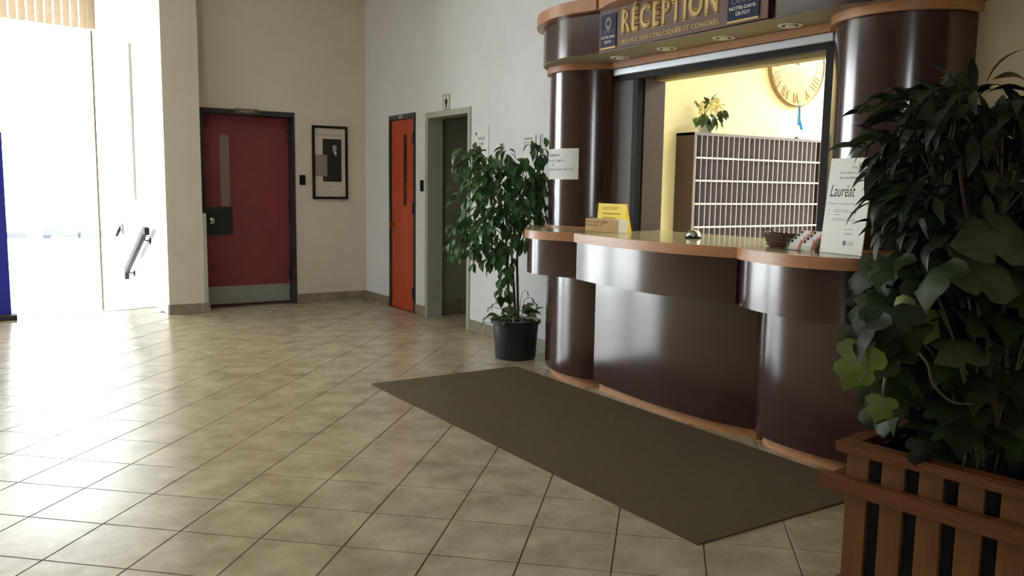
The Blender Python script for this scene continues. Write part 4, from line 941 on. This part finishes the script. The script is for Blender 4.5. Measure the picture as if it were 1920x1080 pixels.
# ================================================================== POTTED FICUS
PC = Vector((-0.315, -4.065, 0))
pp = thing('plant_pot', PC, 'round black plastic pot with pale lip on the tiles', 'pot')
MB().lathe([(0.160, 0.0), (0.166, 0.01), (0.184, 0.25), (0.186, 0.285), (0.204, 0.29), (0.206, 0.315), (0.190, 0.317), (0.182, 0.29), (0.176, 0.26)], PC, 40).build('body', M['pot'], pp, smooth=True)
MB().lathe([(0.172, 0.296), (0.190, 0.3175), (0.194, 0.3195), (0.184, 0.305), (0.170, 0.28)], PC, 40).build('lip', M['potgrey'], pp, smooth=True)
MB().lathe([(0.177, 0.262), (0.12, 0.272), (0.01, 0.278)], PC, 32).build('soil', M['soil'], pp, smooth=True)
ft = thing('ficus_tree', PC + Vector((0, 0, 0.27)), 'leafy weeping ficus tree with slender stems in the black pot', 'plant')
BLOBS = [(-0.570,-3.878,1.556,0.156,34), (-0.418,-3.975,1.533,0.182,44), (-0.254,-4.079,1.518,0.173,40), (-0.155,-4.143,1.422,0.113,20), (-0.615,-3.849,1.298,0.147,30), (-0.451,-3.954,1.275,0.199,46), (-0.287,-4.058,1.248,0.182,40), (-0.166,-4.135,1.207,0.104,16), (-0.683,-3.806,1.069,0.104,18), (-0.540,-3.897,1.049,0.156,30), (-0.394,-3.990,1.043,0.165,36), (-0.247,-4.084,1.011,0.104,14), (-0.712,-3.788,0.894,0.087,12), (-0.557,-3.886,0.875,0.130,20), (-0.428,-3.968,0.834,0.113,16), (-0.166,-4.135,1.707,0.095,9), (-0.618,-3.848,1.678,0.121,7), (-0.690,-3.802,1.605,0.087,6), (-0.371,-4.005,0.682,0.069,10), (-0.377,-4.001,0.550,0.061,9), (-0.174,-4.130,1.012,0.078,8)]
stems = [[PC + Vector((-0.03, 0.02, 0.26)), Vector((-0.36, -4.01, 0.6)), Vector((-0.37, -4.00, 0.9)), Vector((-0.42, -3.97, 1.25)), Vector((-0.45, -3.95, 1.5))],
         [PC + Vector((0.0, 0.0, 0.26)), Vector((-0.325, -4.04, 0.6)), Vector((-0.34, -4.03, 0.9)), Vector((-0.30, -4.05, 1.25)), Vector((-0.27, -4.07, 1.52))],
         [PC + Vector((0.02, -0.01, 0.26)), Vector((-0.30, -4.06, 0.6)), Vector((-0.30, -4.06, 0.92)), Vector((-0.22, -4.09, 1.3)), Vector((-0.17, -4.13, 1.68))]]
for s_ in stems:
    c_ = catmull([tuple(p) for p in s_], 6); MB().tube(c_, [0.013 - 0.009 * k / (len(c_) - 1) for k in range(len(c_))], 8).build('stem', M['bark'], ft, smooth=True)
for (x, y, z, r, k) in BLOBS:
    s_ = min((p for st_ in stems for p in [Vector(q) for q in catmull([tuple(v) for v in st_], 5)] if p.z < z + 0.05), key=lambda p: (p - Vector((x, y, z - 0.1))).length)
    e_ = Vector((x, y, z)); md = (s_ + e_) / 2 + Vector((0, 0, 0.05))
    c_ = catmull([tuple(s_), tuple(md), tuple(e_), tuple(e_ + Vector(((x + 0.35) * 0.3, (y + 4.03) * 0.3, -r * 0.6)))], 5)
    MB().tube(c_, [0.0055 - 0.004 * q / (len(c_) - 1) for q in range(len(c_))], 5).build('branch', M['bark'], ft)
LV = Leaves(ft, 296)
for (x, y, z, r, k) in BLOBS:
    for q in range(int(k * 1.85)):
        o_ = ball(r * 1.08); o_.z *= 0.95
        d = Vector((o_.x * 3 + (x + 0.35) * 0.6 + rnd(-0.3, 0.3), o_.y * 3 + rnd(-0.4, 0.4), rnd(-1.1, -0.1)))
        P_ = Vector((x, y, z)) + o_
        P_.x = min(P_.x, -0.13); d.x = min(d.x, 0.1)
        LV.add('ficus', P_, d, rnd(-0.7, 0.7), rnd(0.075, 0.11), rnd(0.9, 1.2))
LV.finish()
up_ = thing('pot_undergrowth', PC + Vector((0, 0, 0.27)), 'round leaved creeper growing around the ficus stems in the pot', 'plant')
LV = Leaves(up_)
for q in range(46):
    a = rnd(0, 6.283); rr = rnd(0.03, 0.16); hh = rnd(0.30, 0.48) if rr < 0.09 else rnd(0.29, 0.37)
    LV.add('round', PC + Vector((rr * math.cos(a), rr * math.sin(a), hh)), (math.cos(a), math.sin(a), rnd(-0.5, 0.5)), rnd(-0.6, 0.6), rnd(0.07, 0.12), rnd(0.8, 1.0))
for (dx, dy, dz) in ((-0.15, 0.08, 0.45), (-0.17, 0.10, 0.42), (0.10, -0.06, 0.50), (0.12, -0.08, 0.46), (0.06, -0.05, 0.56), (-0.20, 0.12, 0.33), (-0.21, 0.13, 0.29)):
    LV.add('round', PC + Vector((dx, dy, dz)), (dx, dy, -0.3), rnd(-0.5, 0.5), 0.07, 0.9)
    MB().tube([PC + Vector((dx * 0.2, dy * 0.2, 0.28)), PC + Vector((dx * 0.6, dy * 0.6, dz - 0.02)), PC + Vector((dx, dy, dz))], 0.0025, 5).build('stem', M['stem'], up_)
LV.finish()

# ================================================================== WOODEN PLANTER
ang = math.radians(8)
PO = Vector((-1.711, -8.142, 0)); pu = Vector((math.sin(ang), -math.cos(ang), 0)); pv = Vector((math.cos(ang), math.sin(ang), 0))   # pu along the slatted face, pv depth
PLN, PDP = 1.15, 0.62
pl = thing('wooden_planter', PO + pu * PLN / 2 + pv * PDP / 2, 'varnished orange pine planter box with upright slats and rails', 'planter')
def pbox(u0, u1, v0, v1, z0, z1):
    m_ = MB(); c = [PO + pu * u + pv * v for u, v in ((u0, v0), (u1, v0), (u1, v1), (u0, v1))]
    return m_.prism([(p.x, p.y) for p in c], z0, z1)
rimw = 0.065
pbox(0, PLN, 0, rimw, 0.565, 0.60).build('rim', M['planter_red'], pl, bevel=0.006, seg=2)
pbox(0, PLN, PDP - rimw, PDP, 0.565, 0.60).build('rim', M['planter_red'], pl, bevel=0.006, seg=2)
pbox(0, rimw, rimw, PDP - rimw, 0.565, 0.60).build('rim', M['planter_red'], pl, bevel=0.006, seg=2)
pbox(PLN - rimw, PLN, rimw, PDP - rimw, 0.565, 0.60).build('rim', M['planter_red'], pl, bevel=0.006, seg=2)
for zr in (0.435, 0.06):
    pbox(-0.045, PLN + 0.03, -0.012, 0.03, zr, zr + 0.052).build('rail', M['planter_red'], pl, bevel=0.005, seg=2)
    pbox(-0.045, PLN + 0.03, PDP - 0.03, PDP + 0.012, zr, zr + 0.052).build('rail', M['planter_red'], pl, bevel=0.005, seg=2)
    pbox(-0.018, 0.024, 0.03, PDP - 0.03, zr, zr + 0.052).build('rail', M['planter_red'], pl, bevel=0.005, seg=2)
    pbox(PLN - 0.024, PLN + 0.018, 0.03, PDP - 0.03, zr, zr + 0.052).build('rail', M['planter_red'], pl, bevel=0.005, seg=2)
u = 0.03
while u < PLN - 0.06:
    pbox(u, u + 0.072, 0.031, 0.052, 0.0, 0.565).build('slat', M['planter'], pl, bevel=0.002)
    pbox(u, u + 0.072, PDP - 0.052, PDP - 0.031, 0.0, 0.565).build('slat', M['planter'], pl, bevel=0.002)
    u += 0.114
v = 0.07
while v < PDP - 0.1:
    pbox(0.026, 0.046, v, v + 0.072, 0.0, 0.565).build('slat', M['planter'], pl, bevel=0.002)
    pbox(PLN - 0.046, PLN - 0.026, v, v + 0.072, 0.0, 0.565).build('slat', M['planter'], pl, bevel=0.002)
    v += 0.114
lin = pbox(0.06, PLN - 0.06, 0.066, 0.07, 0.02, 0.56)
lin.prism([tuple((PO + pu * a + pv * b)[:2]) for a, b in ((0.06, PDP - 0.07), (PLN - 0.06, PDP - 0.07), (PLN - 0.06, PDP - 0.066), (0.06, PDP - 0.066))], 0.02, 0.56)
lin.prism([tuple((PO + pu * a + pv * b)[:2]) for a, b in ((0.056, 0.066), (0.06, 0.066), (0.06, PDP - 0.066), (0.056, PDP - 0.066))], 0.02, 0.56)
lin.prism([tuple((PO + pu * a + pv * b)[:2]) for a, b in ((PLN - 0.06, 0.066), (PLN - 0.056, 0.066), (PLN - 0.056, PDP - 0.066), (PLN - 0.06, PDP - 0.066))], 0.02, 0.56)
lin.build('liner', M['dark'], pl)
pbox(0.061, PLN - 0.061, 0.071, PDP - 0.071, 0.30, 0.44).build('soil', M['soil'], pl)
# tall narrow leaved plant
base = PO + pu * 0.42 + pv * 0.33 + Vector((0, 0, 0.43))
tp = thing('tall_green_plant', base, 'tall dark plant with narrow pointed leaves in the wooden planter', 'plant')
LBL = [(-1.610,-8.285,1.645,0.060,10), (-1.565,-8.313,1.640,0.075,14), (-1.519,-8.342,1.666,0.095,16), (-1.424,-8.403,1.652,0.095,16), (-1.358,-8.445,1.669,0.080,12), (-1.605,-8.288,1.530,0.072,18), (-1.545,-8.325,1.523,0.09,22), (-1.497,-8.356,1.541,0.095,24), (-1.387,-8.426,1.511,0.095,24), (-1.610,-8.285,1.410,0.072,18), (-1.545,-8.325,1.396,0.09,22), (-1.460,-8.380,1.382,0.111,26), (-1.351,-8.449,1.384,0.095,20), (-1.560,-8.318,1.305,0.075,16), (-1.507,-8.350,1.682,0.064,10),
       (-1.27,-8.50,1.62,0.10,18), (-1.25,-8.51,1.48,0.11,22), (-1.26,-8.50,1.34,0.10,18), (-1.44,-8.40,1.27,0.10,20), (-1.33,-8.45,1.26,0.10,18), (-1.30,-8.48,1.70,0.06,8), (-1.47,-8.37,1.60,0.10,20), (-1.42,-8.40,1.46,0.10,22), (-1.36,-8.44,1.58,0.10,20), (-1.50,-8.35,1.33,0.10,18)]
tops = []
for k in range(5):
    a = k * 1.256; e_ = Vector((-1.5 + 0.14 * math.cos(a) , -8.36 + 0.10 * math.sin(a), 1.55 + 0.05 * math.sin(3 * a)))
    c_ = catmull([tuple(base + Vector((0.03 * math.cos(a), 0.03 * math.sin(a), -0.02))), tuple((base + e_) / 2 + Vector((0.02, 0.02, 0.0))), tuple(e_)], 6); tops.append(Vector(c_[-4]))
    MB().tube(c_, [0.010 - 0.006 * q / (len(c_) - 1) for q in range(len(c_))], 7).build('stem', M['bark'], tp, smooth=True)
LV = Leaves(tp, 296)
for (x, y, z, r, k) in LBL:
    s_ = min(tops, key=lambda p: (p - Vector((x, y, z))).length)
    MB().tube([s_, (s_ + Vector((x, y, z))) / 2 + Vector((0, 0, 0.02)), (x, y, z)], [0.004, 0.003, 0.0015], 5).build('branch', M['stem'], tp)
    for q in range(int(k * 1.8)):
        o_ = ball(r); dpt = rnd(-0.06, 0.22)
        P_ = Vector((x, y, z)) + o_ + Vector((0.537, 0.844, 0)) * dpt
        d = Vector((o_.x * 8 + (x + 1.46) * 3 + rnd(-0.6, 0.6), o_.y * 8 + (y + 8.38) * 3 + rnd(-0.6, 0.6), rnd(-1.1, 0.3) + (0.7 if z > 1.64 and random.random() < 0.3 else 0)))
        LV.add('lanc', P_, d, rnd(-0.8, 0.8), rnd(0.085, 0.145), rnd(0.9, 1.35))
LV.finish()
# broad lobed leaf plant
base2 = PO + pu * 0.36 + pv * 0.26 + Vector((0, 0, 0.43))
ip = thing('lobed_leaf_plant', base2, 'low plant with broad lobed ivy leaves spilling over the wooden planter', 'plant')
IBL = [(-1.615,-8.282,1.003,0.085,9), (-1.520,-8.342,1.038,0.111,10), (-1.411,-8.411,1.073,0.111,10), (-1.565,-8.313,0.870,0.105,10), (-1.454,-8.384,0.872,0.127,12), (-1.347,-8.452,0.941,0.111,10), (-1.500,-8.355,0.719,0.09,8), (-1.372,-8.436,0.704,0.11,10), (-1.309,-8.476,0.807,0.095,8), (-1.569,-8.311,1.169,0.080,8), (-1.475,-8.370,1.204,0.095,9), (-1.392,-8.423,0.62,0.08,6), (-1.25,-8.52,1.0,0.12,10), (-1.24,-8.52,0.8,0.12,10), (-1.25,-8.53,1.15,0.10,8), (-1.22,-8.55,0.65,0.09,6)]
LV = Leaves(ip, 290)
for (x, y, z, r, k) in IBL:
    c_ = catmull([tuple(base2 + Vector((rnd(-0.03, 0.03), rnd(-0.03, 0.03), -0.02))), tuple((base2 + Vector((x, y, z))) / 2 + Vector((0, 0, 0.12))), (x, y, z)], 6)
    MB().tube(c_, 0.004, 5).build('stem', M['stem'], ip)
    for q in range(int(k * 1.5)):
        o_ = ball(r); P_ = Vector((x, y, z)) + o_ + Vector((0.537, 0.844, 0)) * rnd(-0.04, 0.22)
        d = Vector((o_.x * 6 + (x + 1.40) * 2 - 0.3 + rnd(-0.5, 0.5), o_.y * 6 - 0.2 + rnd(-0.5, 0.5), rnd(-1.2, -0.1)))
        LV.add('ivy', P_, d, rnd(-0.6, 0.6), rnd(0.11, 0.17), rnd(0.9, 1.2))
# individual leaves that stand out in the photograph
VN = (-0.62, -0.70, 0.35)
LV.face('ivypale', (-1.765, -8.268, 0.925), (-0.28, 0.22, -0.93), (-0.55, -0.70, 0.45), 0.150, 1.05)
LV.face('ivypale', (-1.715, -8.305, 0.775), (-0.10, 0.06, -0.55), VN, 0.085, 1.2)
LV.face('ivypale', (-1.665, -8.310, 0.99), (0.10, -0.05, 1.0), (-0.9, -0.2, 0.2), 0.13, 0.6)
LV.face('ivypale', (-1.665, -8.335, 1.03), (0.75, -0.48, -0.45), VN, 0.14, 1.0)
LV.face('ivygrey', (-1.585, -8.430, 1.295), (0.80, -0.50, -0.12), (-0.4, -0.6, 0.7), 0.27, 0.95)
LV.face('ivygrey', (-1.60, -8.44, 1.19), (0.78, -0.50, -0.35), (-0.5, -0.6, 0.6), 0.25, 0.7)
LV.face('ivygrey', (-1.62, -8.41, 0.93), (0.82, -0.50, 0.05), (-0.3, -0.4, 0.85), 0.19, 0.8)
LV.add('ivy', (-1.74, -8.29, 1.02), (-0.5, 0.2, -0.7), 0.4, 0.15, 1.2)
LV.add('ivy', (-1.70, -8.30, 1.05), (-0.2, -0.1, -1.0), 0.2, 0.16, 1.2)
LV.add('ivy', (-1.66, -8.40, 0.66), (-0.1, -0.1, -1.0), 0.0, 0.10, 0.9)
LV.add('ivy', (-1.55, -8.47, 0.65), (0.1, -0.1, -1.0), 0.2, 0.13, 0.9)
LV.add('ivy', (-1.60, -8.40, 1.19), (-0.5, 0.1, -0.6), 0.2, 0.16, 1.1)
LV.finish()
for pts in ([(-1.700, -8.290, 1.00), (-1.745, -8.285, 1.005), (-1.775, -8.285, 0.96), (-1.780, -8.290, 0.90), (-1.785, -8.290, 0.86), (-1.815, -8.285, 0.825)],
            [(-1.72, -8.32, 0.955), (-1.675, -8.36, 0.935), (-1.64, -8.39, 0.89), (-1.62, -8.40, 0.83), (-1.57, -8.43, 0.775), (-1.50, -8.46, 0.765)],
            [(-1.72, -8.31, 0.84), (-1.725, -8.31, 0.80), (-1.705, -8.30, 0.775)], [(-1.745, -8.285, 0.945), (-1.765, -8.27, 0.93), (-1.775, -8.262, 0.918)]):
    c_ = catmull(pts, 6); MB().tube(c_, [0.0055 - 0.002 * q / (len(c_) - 1) for q in range(len(c_))], 6).build('vine_stem', M['stem'], ip, smooth=True)
